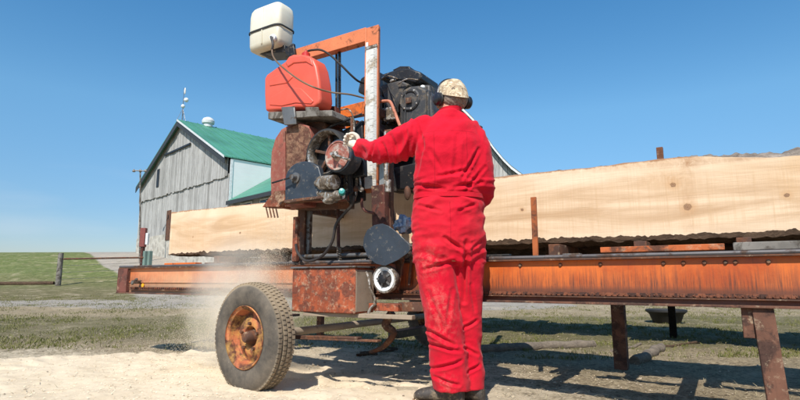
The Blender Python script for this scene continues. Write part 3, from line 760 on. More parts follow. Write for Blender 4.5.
# lower head beam over the slab
plate('head_beam', [(296,202),(349,199),(349,208),(296,210)], 3.05, 0.07, 'brown')
plate('head_beam', [(299,198),(352,195),(352,200),(299,203)], 2.98, 0.05, 'housing')
MB().tube([at(338,207,3.1), at(338.5,248,3.1)], 0.013, 10).build('feed_rod', M['darkred'], hd)
sp_ = []
a0 = at(339, 247, 3.05); a1 = at(339.5, 263, 3.05)
for k in range(8*10+1):
    t = k/80; a = t*8*2*math.pi; c = a0.lerp(a1, t); sp_.append(c + V((0.016*math.cos(a), 0.016*math.sin(a), 0)))
MB().tube(sp_, 0.0035, 6).build('coil_spring', M['silver'], hd)
MB().tube([at(290,262,3.02), at(312,262,3.02), at(345,262,3.03), at(366,260,3.06)], 0.010, 8).build('tie_rod', M['silver'], hd)
# mast
mp = at(365, 28, YM); mq = at(378, 28, YM); mb_ = at(370, 235, YM)
MB().box((mp.x, YM, at(370,192,YM).z), (mp.x+0.012, YM+0.045, mp.z)).box((mp.x+0.012, YM+0.02, at(370,192,YM).z), (mq.x-0.008, YM+0.045, mp.z)).box((mq.x-0.006, YM, at(370,188,YM).z), (mq.x, YM+0.02, at(372,44,YM).z)).build('mast', M['orange_bright'], hd, bevel=0.003)
MB().box((mp.x+0.012, YM+0.004, at(372,45,YM).z), (mq.x, YM+0.02, mp.z-0.001)).build('mast_cap', M['orange_bright'], hd, bevel=0.003)
rx0 = mp.x+0.015; rx1 = mq.x-0.0065; rz1 = at(373,48,YM).z; rz0 = at(373,188,YM).z
ruler = MB().box((rx0, YM-0.006, rz0), (rx1, YM+0.010, rz1)).build('ruler', worn('ruler white', (0.62,0.61,0.57), (0.40,0.34,0.26), 0.35, 8, 0.55, 0.8, var=0.08), hd, bevel=0.001)
tk = MB(); z = rz0+0.02; k = 0
while z < rz1-0.01:
    L = (0.55 if k % 4 == 0 else 0.28)*(rx1-rx0)
    tk.box((rx1-L, YM-0.0068, z), (rx1-0.001, YM-0.0062, z+0.0016)); z += 0.0254/2*1.0; k += 1
tk.build('tick_marks', plain('ink', (0.05,0.05,0.06), 0.6), ruler, smooth=0)
MB().box((rx0-0.006, YM-0.010, rz1-0.004), (rx1+0.008, YM-0.0065, rz1+0.02)).build('ruler_clip', M['silver'], hd, bevel=0.002)
MB().box((rx0+0.0, YM-0.01, rz1+0.02), (rx0+0.02, YM+0.003, rz1+0.055)).build('tape_end', M['white'], hd, bevel=0.002)
# lower column
plate('column', [(371,186),(384,184),(385,226),(372,228)], 3.06, 0.09, 'darkred')
plate('column', [(372,226),(384,225),(384,262),(372,262)], 3.08, 0.09, 'darkred')
MB().box((at(384,180,3.12).x, 3.12, at(384,232,3.12).z), (at(391,180,3.12).x, 3.16, at(384,130,3.12).z)).build('slide_bar', M['brown'], hd, bevel=0.003)
MB().tube([at(393,150,3.2), at(392,190,3.2), at(394,215,3.18), at(395,226,3.15)], 0.006, 8, smooth=4).build('cable', M['hose'], hd)
MB().tube([at(386,132,3.0), at(386,184,3.0)], 0.016, 12).build('lift_cylinder', M['silver'], hd)
MB().tube([at(388,180,3.0), at(388,192,3.0)], 0.022, 12).build('cylinder_collar', M['silver'], hd)
# top arm
al = [(296,49),(366,26),(366,40),(296,57)]
MB().prism([V((at(294,50,YM+.01).x, YM+0.01, at(366,27,YM+.01).z)), V((mp.x, YM+0.01, at(366,27,YM+.01).z)), V((mp.x, YM+0.01, at(366,41,YM+.01).z)), V((at(294,50,YM+.01).x, YM+0.01, at(366,41,YM+.01).z))], (0,0.07,0)).build('top_arm', M['orange_bright'], hd, bevel=0.004)
plate('tank_bracket', [(283,50),(293,43),(295,57),(291,60)], YM-0.02, 0.03, 'black')
plate('tank_tray', [(257,48),(285,45),(285,52),(258,54)], YM-0.02, 0.18, 'black')
# screw rod and twin hydraulic line
MB().tube([at(336.5,52,3.18), at(336.5,120,3.18)], 0.010, 10).build('lift_screw', M['black'], hd)
sc = MB()
p0 = at(339.5,52,3.16); p1 = at(339.5,120,3.16)
for k in range(46):
    c = p0.lerp(p1, k/45); sc.cyl(c, c+V((0,0,-0.006)), 0.013, n=10)
sc.tube([p0,p1],0.008,8).build('screw_thread', M['black'], hd)
# second orange arm lower
plate('slide_arm', [(332,109),(364,101),(364,114),(332,120)], 3.16, 0.06, 'orange')
plate('slide_arm_end', [(322,106),(335,106),(338,126),(324,128)], 3.10, 0.10, 'darkred')
plate('guide_block', [(345,122),(357,120),(357,140),(346,140)], 3.2, 0.05, 'orange')
MB().tube([at(318,135,2.95), at(332,126,2.98), at(362,114,3.05)], 0.010, 8).build('brace_rod', M['black'], hd)
MB().tube([at(352,118,3.02), at(352,136,3.0), at(350,146,2.95)],0.012,10).build('vertical_rod', M['brown'], hd)
MB().tube([at(u,v,3.0) for u,v in ((341,110),(348,109),(352,114),(354,122),(354,132))], 0.006, 8, smooth=4).build('control_cable', M['silver'], hd)
# platform under the red can
MB().prism([at(268,112,2.86), at(332,110,2.86), at(332,116,2.86), at(268,119,2.86)], (0,0.30,0)).build('can_platform', M['grey'], hd, bevel=0.004)
plate('platform_cleat', [(281,107),(294,106),(296,124),(284,125)], 2.84, 0.016, 'steel')
plate('platform_cleat', [(305,107),(318,107),(320,116),(306,117)], 2.845, 0.01, 'grey')
# red housing
red = [(271,207),(270,175),(271,152),(275,138),(281,129),(290,124),(300,122),(309,126),(312,140),(303,170),(303,205)]
MB().prism(pp(red, 2.90), (0,0.24,0)).build('wheel_housing', M['housing'], hd, bevel=0.012, seg=3)
plate('chaff_panel', [(284,132),(290,126),(300,124),(308,128),(311,140),(303,168),(303,203),(284,203)], 2.888, 0.014, 'chaff', bevel=0.004)
plate('housing_lip', [(283,131),(285,131),(285.5,203),(283,203)], 2.876, 0.026, 'housing', bevel=0.002)
MB().prism(pp([(296,126),(304,118),(316,117),(326,123),(326,150),(312,160),(303,150)], 3.0), (0,0.22,0)).build('clutch_drum', M['brown'], hd, bevel=0.01, seg=3)
plate('chute', [(262,207),(274,191),(284,190),(285,199),(279,207)], 2.86, 0.12, 'rustred')
ti = MB()
for k in range(4):
    p = at(266+3.2*k, 207, 2.87); ti.bar(p, p+V((0.03,0,-0.085)), 0.004, 0.012)
ti.build('tines', M['brown'], hd)
# first dark guard with shaft
arch = [(285,201)] + [(304.5-19.5*math.cos(math.pi*k/12), 181-19.5*math.sin(math.pi*k/12)*1.02) for k in range(0,10)] + [(323,183),(326.5,196)]
plate('blade_guard', arch, 2.80, 0.05, 'guard', bevel=0.006)
plate('guard_rim', [(284,200),(327,195),(327,197.5),(284,203)], 2.785, 0.08, 'brown', bevel=0.002)
gc = at(296, 178, 2.80)
MB().lathe(gc, (0,-1,0), [(0.040,0),(0.040,0.010),(0.022,0.012),(0.020,0.05),(0.010,0.052),(0.001,0.052)], 20).build('shaft_nut', M['steel'], hd)
MB().tube([gc+V((0,-0.04,0)), at(272,183,2.74)], 0.007, 8).build('shaft_pin', M['black'], hd)
# pulleys
bp = at(327, 153, 2.86)
MB().lathe(bp, (0,1,0), [(0.160,-0.03),(0.176,-0.026),(0.180,0.0),(0.178,0.075),(0.160,0.08),(0.150,0.06),(0.148,0.0)], 44, close=True).build('band_wheel', M['rubber'], hd)
MB().lathe(bp, (0,1,0), [(0.147,-0.012),(0.152,-0.020),(0.160,-0.032),(0.160,0.06),(0.147,0.06)], 44, close=True).build('wheel_flange', M['silver'], hd)
MB().lathe(bp+V((0,0.062,0)), (0,1,0), [(0.156,0),(0.156,0.012)], 40).build('wheel_back', M['black'], hd)
ws = MB()
for k in range(5):
    a = 2*math.pi*k/5+0.35; d = V((math.cos(a),0,math.sin(a))); ws.bar(bp+d*0.02+V((0,.04,0)), bp+d*0.142+V((0,.04,0)), 0.022, 0.034, up=(0,1,0))
ws.build('wheel_spokes', M['brown'], hd, bevel=0.004)
sp2 = at(337.5, 155.5, 2.74)
MB().lathe(sp2, (0,1,0), [(0.106,0.0),(0.115,0.004),(0.117,0.02),(0.110,0.03),(0.110,0.075),(0.117,0.085),(0.117,0.125),(0.10,0.128)], 40).build('drive_pulley', M['guard'], hd)
MB().lathe(sp2+V((0,-0.001,0)), (0,-1,0), [(0.103,0),(0.103,0.006),(0.095,0.007),(0.090,0.001),(0.04,0.001),(0.034,0.012),(0.030,0.02),(0.001,0.02)], 40).build('pulley_face', worn('pulley red', (0.30,0.10,0.07), (0.42,0.34,0.28), 0.5, 12, 0.5, 0.7, dust=0.3, dustc=(0.5,0.4,0.33)), hd)
MB().lathe(sp2+V((0,-0.02,0)), (0,-1,0), [(0.026,0),(0.024,0.02),(0.014,0.03),(0.012,0.05),(0.001,0.05)], 20).build('pulley_hub', M['silver'], hd)
MB().tube([sp2+V((0.02,-0.05,-0.01)), at(350,160,2.66)], 0.008, 8).build('crank_arm', M['silver'], hd)
MB().tube([bp+V((-0.15,0.04,-0.1)), at(313,196,2.9)], 0.02, 8).build('belt', M['rubber'], hd)
MB().tube([bp+V((0.16,0.04,0)), at(352,205,2.95)], 0.018, 8).build('belt', M['rubber'], hd)
# casting and hydraulics
MB().tube([at(321,183,2.80), at(335,182,2.78)], [0.050,0.052], 18).lathe(at(321,183,2.80),(-1,0,0),[(0.05,0),(0.03,0.03),(0.02,0.05)],16).build('starter_motor', M['silver'], hd)
MB().tube([at(318,193,2.84), at(330,196,2.82), at(342,195,2.80)], [0.035,0.045,0.030], 14, smooth=3).build('gear_case', M['silver'], hd)
MB().ell(at(329,201,2.8), (0.05,0.04,0.022)).build('oil_pan', M['silver'], hd)
MB().lathe(at(342,192,2.76), (0.5,-0.8,0.2), [(0.022,-0.02),(0.026,0),(0.020,0.02),(0.001,0.024)], 10).build('valve_knob', M['teal'], hd)
MB().tube([at(346,165,3.0), at(347,200,3.0)], 0.022, 12).build('hydraulic_cylinder', M['silver'], hd)
plate('mount_plate', [(306,150),(362,120),(364,200),(345,206),(308,200)], 3.09, 0.03, 'black')
plate('lever_box', [(351,152),(363,150),(364,176),(352,178)], 2.92, 0.05, 'black', bevel=0.008)
MB().tube([at(357,176,2.95), at(356,195,2.95), at(352,205,2.95)], 0.010, 10).build('lever_tube', M['silver'], hd)
MB().tube([at(360,176,2.93), at(361,192,2.93)], 0.006, 8).build('lever_rod', M['silver'], hd)
MB().tube([at(356,166,2.88), at(352,146,2.80), at(354,138,2.78)], 0.008, 8, smooth=3).build('control_lever', M['steel'], hd)
for k in range(16):
    mis = MB(); u = random.uniform(306, 362); v = random.uniform(176, 203); mis.ell(at(u, v, random.uniform(2.92,3.05)), (random.uniform(.01,.025), .02, random.uniform(.01,.025)), n=8, m=6)
    mis.build('fitting', M[('steel','silver','brown')[k%3]], hd)
for k in range(7):
    mis = MB()
    u0 = random.uniform(310, 360); v0 = random.uniform(170, 190)
    mis.tube([at(u0, v0, 2.95), at(u0+random.uniform(-8,8), v0+12, 2.90), at(u0+random.uniform(-14,14), v0+random.uniform(12,24), 2.96)], 0.005, 6, smooth=4)
    mis.build('hydraulic_line', M['hose'], hd)
MB().tube([at(u,v,2.93) for u,v in ((354,196),(352,205),(343,215),(336,225),(332,242),(322,256),(307,261),(298,253),(296,244))], 0.011, 10, smooth=6).build('drip_hose', M['hose'], hd)
MB().tube([at(u,v,2.97) for u,v in ((362,198),(362,206),(366,211),(374,213))], 0.010, 10, smooth=4).build('elbow_hose', M['darkred'], hd)
# second dark guard
g2 = [(363,246),(363.5,238),(367,230),(374,225),(382,223.5),(389,226),(398,233),(409,244),(411,249),(408,253),(398,260),(385,266),(376,264),(368,258)]
plate('lower_guard', g2, 2.84, 0.006, 'guard', bevel=0.003)
MB().prism(pp([(364,240),(382,224),(410,246),(398,259),(376,263)], 2.86), (0,0.06,0)).build('guard_back', M['steel'], hd, bevel=0.004)
plate('guard_strut', [(394,257),(401,254),(402,275),(397,278)], 2.95, 0.02, 'brown')
MB().tube([at(404,256,2.94), at(398,290,2.94)], 0.008, 8).tube([at(412,256,3.0), at(409,285,3.0)],0.010,8).build('strut_rod', M['brown'], hd)
# engine
en = MB()
Ye = 3.45
en.prism(pp([(377,86),(430,84),(432,128),(378,132)], Ye), (0,0.34,0))
engine = en.build('engine', M['enginegrey'], hd, bevel=0.02, seg=3)
fi = MB()
for k in range(9):
    u = 381+2.9*k; fi.prism(pp([(u,88),(u+1.3,88),(u+1.3,122),(u,124)], Ye-0.05), (0,0.06,0))
fi.build('cooling_fins', M['enginegrey'], engine, bevel=0.001)
cc = at(417, 104, Ye-0.02)
MB().prism(pp([(399,96),(402,90),(409,86),(418,85),(426,89),(431,96),(433,112),(433,129),(399,131)], Ye-0.13), (0,0.2,0)).build('fan_shroud', M['enginegrey'], engine, bevel=0.024, seg=4, smooth=60)
MB().lathe(cc+V((0,-0.105,0)), (0,-1,0), [(0.092,0),(0.090,0.012),(0.080,0.020),(0.066,0.018),(0.060,0.008),(0.03,0.010),(0.001,0.012)], 40).build('starter_cover', M['enginegrey'], engine)
MB().cbox(cc+V((0.0,-0.132,-0.01)), (0.05,0.006,0.045)).build('maker_plate', M['brown'], engine, bevel=0.002)
MB().prism(pp([(380,85),(400,80),(409,84),(402,92),(395,118),(388,118),(383,95)], Ye-0.10), (0,0.08,0)).build('intake_cowl', M['enginegrey'], engine, bevel=0.014, seg=3)
for k in range(8):
    a = 2*math.pi*k/8+0.2; MB().lathe(cc+V((0.078*math.cos(a),-0.122,0.078*math.sin(a))), (0,-1,0), [(0.008,0),(0.008,0.004),(0.001,0.006)], 8).build('screw', M['silver'], engine)
MB().tube([at(388,84,Ye-.1), at(391,92,Ye-.16), at(396,100,Ye-.17), at(398,112,Ye-.15)], 0.007, 8, smooth=5).build('spark_lead', M['rubber'], engine)
MB().tube([at(380,96,Ye-.08), at(386,101,Ye-.12), at(390,110,Ye-.13), at(388,124,Ye-.12)], 0.010, 8, smooth=5).build('intake_hose', M['hose'], engine)
MB().prism(pp([(382,108),(394,106),(395,119),(383,121)], Ye-0.14), (0,0.06,0)).build('valve_cover', M['silver'], engine, bevel=0.008)
MB().tube([at(379,126,Ye-.05), at(388,133,Ye-.10), at(402,136,Ye-.08), at(418,133,Ye-.02)], 0.018, 10, smooth=5).build('exhaust_pipe', M['brown'], engine)
MB().tube([at(398,84,Ye-.12), at(407,79,Ye-.14), at(418,80,Ye-.12)], 0.006, 8, smooth=5).build('throttle_cable', M['silver'], engine)
hz = at(400, 80, Ye).z; ht = at(400, 67, Ye).z
hc = at(393, 74, Ye); 
def octa(rx, ry, z, dx=0, dy=0):
    return [V((hc.x+dx+rx*math.cos(2*math.pi*(j+.5)/8)*1.05, Ye+0.10+dy+ry*math.sin(2*math.pi*(j+.5)/8)*1.05, z)) for j in range(8)]
MB().prism(pp([(379,79),(382,74),(397,69),(409,68),(421,72),(420.5,79),(415,83),(404,80.5),(391,80)], Ye-0.06), (0,0.30,0)).build('air_cleaner', M['hood'], engine, bevel=0.012, seg=2)
MB().prism(pp([(392,70),(400,66),(409,66),(411,70)], Ye+0.0), (0,0.16,0)).build('cleaner_lid', M['hood'], engine, bevel=0.006)
for u_ in (401.5, 404.5, 425, 428):
    MB().prism(pp([(u_,90),(u_+1.1,90),(u_+1.1,127),(u_,127)], Ye-0.142), (0,0.03,0)).build('shroud_rib', M['enginegrey'], engine, bevel=0.002)
MB().tube([at(403,70,Ye+0.02), at(403,86,Ye+0.02)], 0.022, 12).build('cleaner_neck', M['hood'], engine)
MB().prism(pp([(357,92),(360,78),(370,72),(378,70),(378,96),(366,96)], Ye+0.05), (0,0.2,0)).build('exhaust_box', M['hood'], engine, bevel=0.02, seg=3)
MB().ell(at(422.5, 87.5, Ye), (0.024,0.024,0.02)).build('white_spot', M['white'], engine)  # small white ellipsoid at the top of the engine shroud
MB().ell(at(384,78,Ye-0.08), (0.022,0.02,0.016)).ell(at(393,81,Ye-0.08), (0.03,0.02,0.016)).tube([at(381,80,Ye-.1),at(388,76,Ye-.1),at(398,79,Ye-.1)],0.006,8,smooth=3).build('carburettor', M['silver'], engine)
MB().prism(pp([(378,130),(432,126),(432,192),(392,192),(384,175)], Ye), (0,0.10,0)).build('engine_mount', M['black'], hd, bevel=0.01)
MB().prism(pp([(392,168),(425,160),(425,188),(396,190)], Ye-0.12), (0,0.10,0)).build('belt_cover', M['black'], hd, bevel=0.012)
MB().lathe(at(402,150,Ye-0.05), (0,-1,0), [(0.09,0),(0.09,0.03),(0.07,0.032),(0.05,0.02),(0.02,0.022),(0.015,0.06),(0.001,0.06)], 28).build('idler_pulley', M['brown'], hd)
MB().tube([at(u,v,3.2) for u,v in ((378,102),(387,101),(391,103),(395,113),(400,126))], 0.012, 10, smooth=4).build('grab_handle', worn('salmon pipe',(0.60,0.22,0.13),RUST,0.3,12), hd)
MB().ell(at(407.5, 193, 3.3), (0.026,0.026,0.055)).build('counterweight', M['brown'], hd)
# cross beams from near to far side
for (u, v, Y0) in ((372,110,3.17),(400,186,3.5)):
    p = at(u, v, Y0); MB().box((p.x-0.03, Y0, p.z-0.03), (p.x+0.03, YR, p.z+0.03)).build('cross_beam', M['darkred'], hd, bevel=0.003)
p = at(304,205,3.12); MB().box((cx0+0.02, 3.12, p.z-0.06), (cx0+0.08, YR-0.02, p.z)).build('cross_beam', M['brown'], hd, bevel=0.003)

# ------------------------------------------------------------------ tank, can, rag, hoses
def rbox_prof(cx, cy, cz, hx, hy, hz, r, root, name, mat, lv=4):
    vs = []; m = MB().box((cx-hx, cy-hy, cz-hz), (cx+hx, cy+hy, cz+hz)); return m.build(name, mat, root, bevel=r, seg=lv, smooth=60)
tc = at(271.5, 31, YM); tl = at(252.5, 31, YM).x; tr_ = at(289.5, 31, YM).x; tt = at(271,10,YM).z; tb = at(271,51.5,YM).z
tank = thing('water_tank', (tc.x, YM, tb), 'off white plastic tank strapped to the end of the orange top arm', 'tank')
hx = (tr_-tl)/2*0.82; zc_ = (tt+tb)/2
tm = MB()
def sq(h, k, zz, yo=0):
    out = []
    for j in range(32):
        a = 2*math.pi*j/32; ca, sa = math.cos(a), math.sin(a); e = 0.35
        out.append(V((tc.x + h*math.copysign(abs(ca)**e, ca), YM+yo + k*math.copysign(abs(sa)**e, sa), zz)))
    return out
H = tt-tb
tm.rings([sq(hx*0.82,.072,tb), sq(hx*0.93,.098,tb+.012), sq(hx*.98,.104,tb+.05), sq(hx,.106,tb+H*.38), sq(hx*.975,.103,tb+H*.42), sq(hx*.975,.103,tb+H*.46), sq(hx,.106,tb+H*.5), sq(hx,.106,tb+H*.8), sq(hx*.96,.10,tb+H*.92), sq(hx*.86,.09,tb+H*.98), sq(hx*.6,.06,tb+H*1.0)])
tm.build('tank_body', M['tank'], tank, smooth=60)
MB().box((tc.x-0.012, YM-0.112, tb+0.03), (tc.x+0.002, YM-0.10, tb+H*.93)).build('mould_seam', M['tank'], tank, bevel=0.004)
MB().lathe((tc.x, YM, tt), (0,0,1), [(0.014,-0.004),(0.014,0.014),(0.008,0.018),(0.001,0.018)], 14).build('filler_cap', M['tank'], tank)
st_ = MB(); st_.rings([sq(hx+.004,.110,tb+H*.405), sq(hx+.008,.114,tb+H*.410), sq(hx+.008,.114,tb+H*.445), sq(hx+.004,.110,tb+H*.45)], caps=False)
st_.build('strap', M['rubber'], tank)
sp0 = at(272.5, 37.5, YM-0.12)
MB().lathe(sp0, (0,-1,0), [(0.030,-0.02),(0.030,0.0),(0.020,0.006),(0.016,0.02),(0.001,0.02)], 18).build('outlet', M['white'], tank)
MB().tube([sp0+V((0,-0.015,0)), at(273,44,YM-.15), at(272,50,YM-.15)], [0.012,0.010,0.009], 10, smooth=3).build('outlet_elbow', M['hose'], tank)
ln = MB().tube([at(u,v,y) for u,v,y in ((272,49,2.95),(273,56,2.93),(279,64,2.85),(295,77,2.76),(311,86,2.76),(330,92,2.86),(350,94.5,2.95),(364,98,3.06))], 0.0068, 10, smooth=7).build('water_line', M['fuelline'], origin=at(272,49,2.95))
tag(ln, 'thin stained hose sagging from the white tank across the red can to the mast', 'hose')
YJ = 2.90
can = thing('fuel_can', at(297,112,YJ), 'faded red plastic fuel can on the platform below the white tank', 'fuel can')
cpoly0 = [(265,111),(264,94),(264,78),(267,74),(288,61),(292,56),(297,54),(306,54),(314,55),(320,58),(324,66),(327,80),(328.5,98),(327,104),(321,107.5),(300,108),(291,110)]
cs_ = lambda L_: [(264+(u-264)*0.87, v) for u, v in L_]
cpoly = cs_(cpoly0)
MB().prism(pp(cpoly, YJ), (0,0.16,0)).build('can_body', M['can'], can, bevel=0.022, seg=4, smooth=50)
MB().prism(pp(cs_([(269,80),(277,76),(291,72),(297,77),(290,83),(270,86)]), YJ-0.006), (0,0.02,0)).prism(pp(cs_([(270,105),(271,97),(292,87),(306,88),(312,93),(321,101),(318,104),(300,103),(284,106)]), YJ-0.006), (0,0.02,0)).build('embossed_panel', M['can'], can, bevel=0.006, seg=3, smooth=50)
MB().prism(pp(cs_([(288,62),(293,57),(308,55),(318,58),(320,66),(312,62),(298,63),(291,67)]), YJ-0.008), (0,0.04,0)).build('handle_rib', M['can'], can, bevel=0.008, seg=3, smooth=50)
cp = at(306, 55, YJ+0.1)
MB().lathe(cp+V((0,0,-0.02)), (0,0,1), [(0.034,0),(0.034,0.03),(0.028,0.036),(0.012,0.04),(0.010,0.055),(0.001,0.055)], 20).build('cap', plain('cap red', (0.55,0.03,0.02), 0.4), can)
fl = MB().tube([at(u,v,y) for u,v,y in ((308,51,3.0),(313,50,3.0),(321,50,3.02),(330,55,3.04),(341,65,3.06),(352,76,3.12),(360,82,3.2),(370,84,3.4))], 0.0085, 10, smooth=7).build('fuel_line', M['rubber'], origin=at(308,51,3.0))
tag(fl, 'black rubber hose arching from the red can cap to the engine', 'hose')
# rag
rg = MB(); rc = at(404, 225, 3.0)
vs = []; fs = []; n, m_ = 20, 14
for i in range(1, m_):
    a = math.pi*i/m_
    for j in range(n):
        b = 2*math.pi*j/n; d = V((math.sin(a)*math.cos(b), math.sin(a)*math.sin(b), math.cos(a)))
        r = 1+0.5*noise.noise(d*2.2+V((3,3,3)))+0.25*noise.noise(d*6)
        vs.append(rc + V((d.x*0.065*r, d.y*0.05*r, d.z*0.058*r)))
vs += [rc+V((0,0,0.055)), rc-V((0,0,0.05))]
for i in range(m_-2):
    for j in range(n): k = (j+1)%n; fs.append((i*n+j,(i+1)*n+j,(i+1)*n+k,i*n+k))
for j in range(n): k=(j+1)%n; fs.append((len(vs)-2,j,k)); fs.append((len(vs)-1,(m_-2)*n+k,(m_-2)*n+j))
rag = rg.add(vs, fs).build('rag', worn('blue rag', (0.16,0.22,0.30), (0.50,0.51,0.52), 0.6, 12, 0.9, 0.9, var=0.2), origin=rc-V((0,0,.05)), smooth=40)
tag(rag, 'crumpled blue and white rag tucked above the dark lower guard', 'rag')

# ------------------------------------------------------------------ things lying on the ground behind
def ground_log(name, a, b, r, mat, label, cat, lift=0.6, wob=0.02):
    n = 24; pts = []; rr = []
    for i in range(n+1):
        t = i/n; p = V(a).lerp(V(b), t); z = hgt(p.x, p.y)
        pts.append(V((p.x+wob*noise.noise(V((i*.3,1,r*50))), p.y+wob*noise.noise(V((i*.3,5,r*50))), z+r*lift))); rr.append(r*(1+0.12*noise.noise(V((i*.5,9,r*9)))))
    o = MB().tube(pts, rr, 16).build(name, mat, origin=(pts[0].x, pts[0].y, pts[0].z-r)); tag(o, label, cat); return o
def g(u, v): 
    # ground point under a pixel
    t = 3.0; p = atd(u, v, t)
    while p.z > hgt(p.x, p.y) and t < 60: t += 0.02; p = atd(u, v, t)
    return p
ground_log('fallen_pole', g(478,353), g(594,347), 0.045, M['oldlog'], 'round weathered pole lying on the ground between the man and the rear leg', 'pole')
ground_log('short_log', g(634,365), g(662,350), 0.045, M['oldlog'], 'short pale log end lying behind the track right of the rear leg', 'log')
ground_log('bark_strip', g(664,348), g(700,343), 0.015, M['bark_dark'], 'dark stick lying past the end of the short log', 'stick')
ground_log('bark_strip', g(640,345), g(612,352), 0.016, M['oldlog'], 'grey stick lying beside the rear leg', 'stick')
dk0 = at(664, 300, 6.9)  # mostly hidden deck, added to cast the dark band on the grass
deck = thing('shadow_deck', (dk0.x, 6.9, hgt(dk0.x, 6.9)), 'mostly hidden plank deck on posts, added behind the sawmill to shade the grass', 'shadow caster')
rd = random.Random(5); pk_ = MB(); xx = at(436, 300, 6.9).x
while xx < 5.5:
    w_ = rd.uniform(0.16, 0.24); pk_.box((xx, 5.95+rd.uniform(-0.12,0.2), 1.10), (xx+w_-0.004, 7.75+rd.uniform(-0.15,0.25), 1.145)); xx += w_
pk_.build('shadow_boards', M['oldlog'], deck)
for yy in (6.3, 7.4): MB().box((at(436,300,6.9).x+0.1, yy-0.05, 0.98), (5.4, yy+0.05, 1.098)).build('bearer', M['bark_dark'], deck, bevel=0.005)
for px_ in (446, 667, 880):
    xx = at(px_, 300, 6.9).x
    for yy in ((7.4,) if px_ == 667 else (6.3,7.4)): MB().box((xx-0.04, yy-0.04, -0.1), (xx+0.04, yy+0.04, 0.978)).build('post', M['log_black'], deck, bevel=0.006)
pt = g(667, 323)
tub = MB().lathe((pt.x, pt.y, pt.z-0.02), (0,0,1), [(0.17,0),(0.20,0.03),(0.25,0.16),(0.30,0.20),(0.30,0.23),(0.27,0.235),(0.23,0.20),(0.17,0.08)], 36).build('feed_tub', M['rubber'], origin=pt)
tag(tub, 'low dark round tub on the grass under the track right of the rear leg', 'tub')
# scrap under the carriage
ground_log('root_branch', g(352,357), g(396,349), 0.014, M['bark_dark'], 'dark crooked branch on the ground under the saw carriage', 'branch', wob=0.2)

# ------------------------------------------------------------------ fence
fy = atd(58, 285, 19.5)
fence = thing('fence', (fy.x, fy.y, hgt(fy.x, fy.y)), 'farm fence with weathered grey post and thin dark pipe rail in front of the hill', 'fence')
pb = V((fy.x, fy.y, hgt(fy.x, fy.y))); topz = atd(58,253,19.5).z
MB().tube([pb-V((0,0,.3)), V((pb.x,pb.y,topz))], [0.10,0.088], 12).build('post', M['grey'], fence, bevel=0.01)
e = atd(146, 257.5, 20.5); s0 = atd(61, 259, 19.5)
MB().tube([s0, e], 0.034, 8).build('pipe_rail', M['brown'], fence)
for u in (145, 149.5):
    q = atd(u, 262, 20.5); MB().box((q.x-0.07, q.y-0.07, hgt(q.x,q.y)-.2), (q.x+0.07, q.y+0.07, atd(u,251,20.5).z)).build('post', worn('green grey post', (0.14,0.20,0.17), (0.2,0.19,0.16), 0.4, 3, 0.8, 0.9), fence, bevel=0.01)
wl = MB()
for k in range(3):
    wl.tube([s0-V((0,0,0.25*k+0.25)), e-V((0,0,0.25*k+0.2))], 0.006, 5)
wl.build('wire', M['steel'], fence)
q = g(-6, 285); q2 = g(54, 284.5)
ground_log('edge_log', q, q2, 0.075, M['bark_dark'], 'long brown log lying low in the grass left of the grey fence post', 'log', lift=0.6)

# ------------------------------------------------------------------ barn
def cam2w(s, t): return V((RT.x*s+FH.x*t, RT.y*s+FH.y*t, 0))
W_ = cam2w(-0.70, 0.714).normalized(); L_ = cam2w(0.714, 0.70).normalized()
A = atd(230.5, 157.5, 24.0); zE = A.z; A0 = V((A.x, A.y, 0)); GB = 1.2
pk = None
BW = 12.05; HW = BW*0.49
zR = atd(180.5, 122, 28.2).z
BL = 22.0
barn = thing('barn', (A.x, A.y, hgt(A.x, A.y)), 'weathered grey board barn with green metal roof and white sided long wall at left', 'barn')
def bp_(w, l, z): return A0 + W_*w + L_*l + V((0,0,z))
def barnwood(name, bright=1.0):
    m, nt, bs = newmat(name)
    at_ = N(nt, 'ShaderNodeAttribute'); at_.attribute_name = 'tone'
    co = coords(nt, (3,3,0.5), world=True); n = noisen(nt, co, 4, 7, 0.7); co2 = coords(nt, (1,1,1), world=True); n2 = noisen(nt, co2, 0.7, 5, 0.6)
    c = mix(nt, ramp(nt, n, 0.3, 0.7), (0.26*bright,0.25*bright,0.235*bright), (0.52*bright,0.505*bright,0.475*bright))
    c = mix(nt, ramp(nt, n2, 0.45, 0.7, 0, 0.5), c, (0.52*bright,0.505*bright,0.475*bright))
    c = mix(nt, at_.outputs['Fac'], c, (0.12,0.112,0.10))
    nt.links.new(c, bs.inputs['Base Color']); bs.inputs['Roughness'].default_value = 0.9; bs.inputs['Specular IOR Level'].default_value = 0.2
    bump(nt, bs, n, 0.5, 0.02)
    return m
def roofline(w):
    return zE + (zR-zE)*(w/HW) if w < HW else zR + (zE-zR)*((w-HW)/(BW-HW))
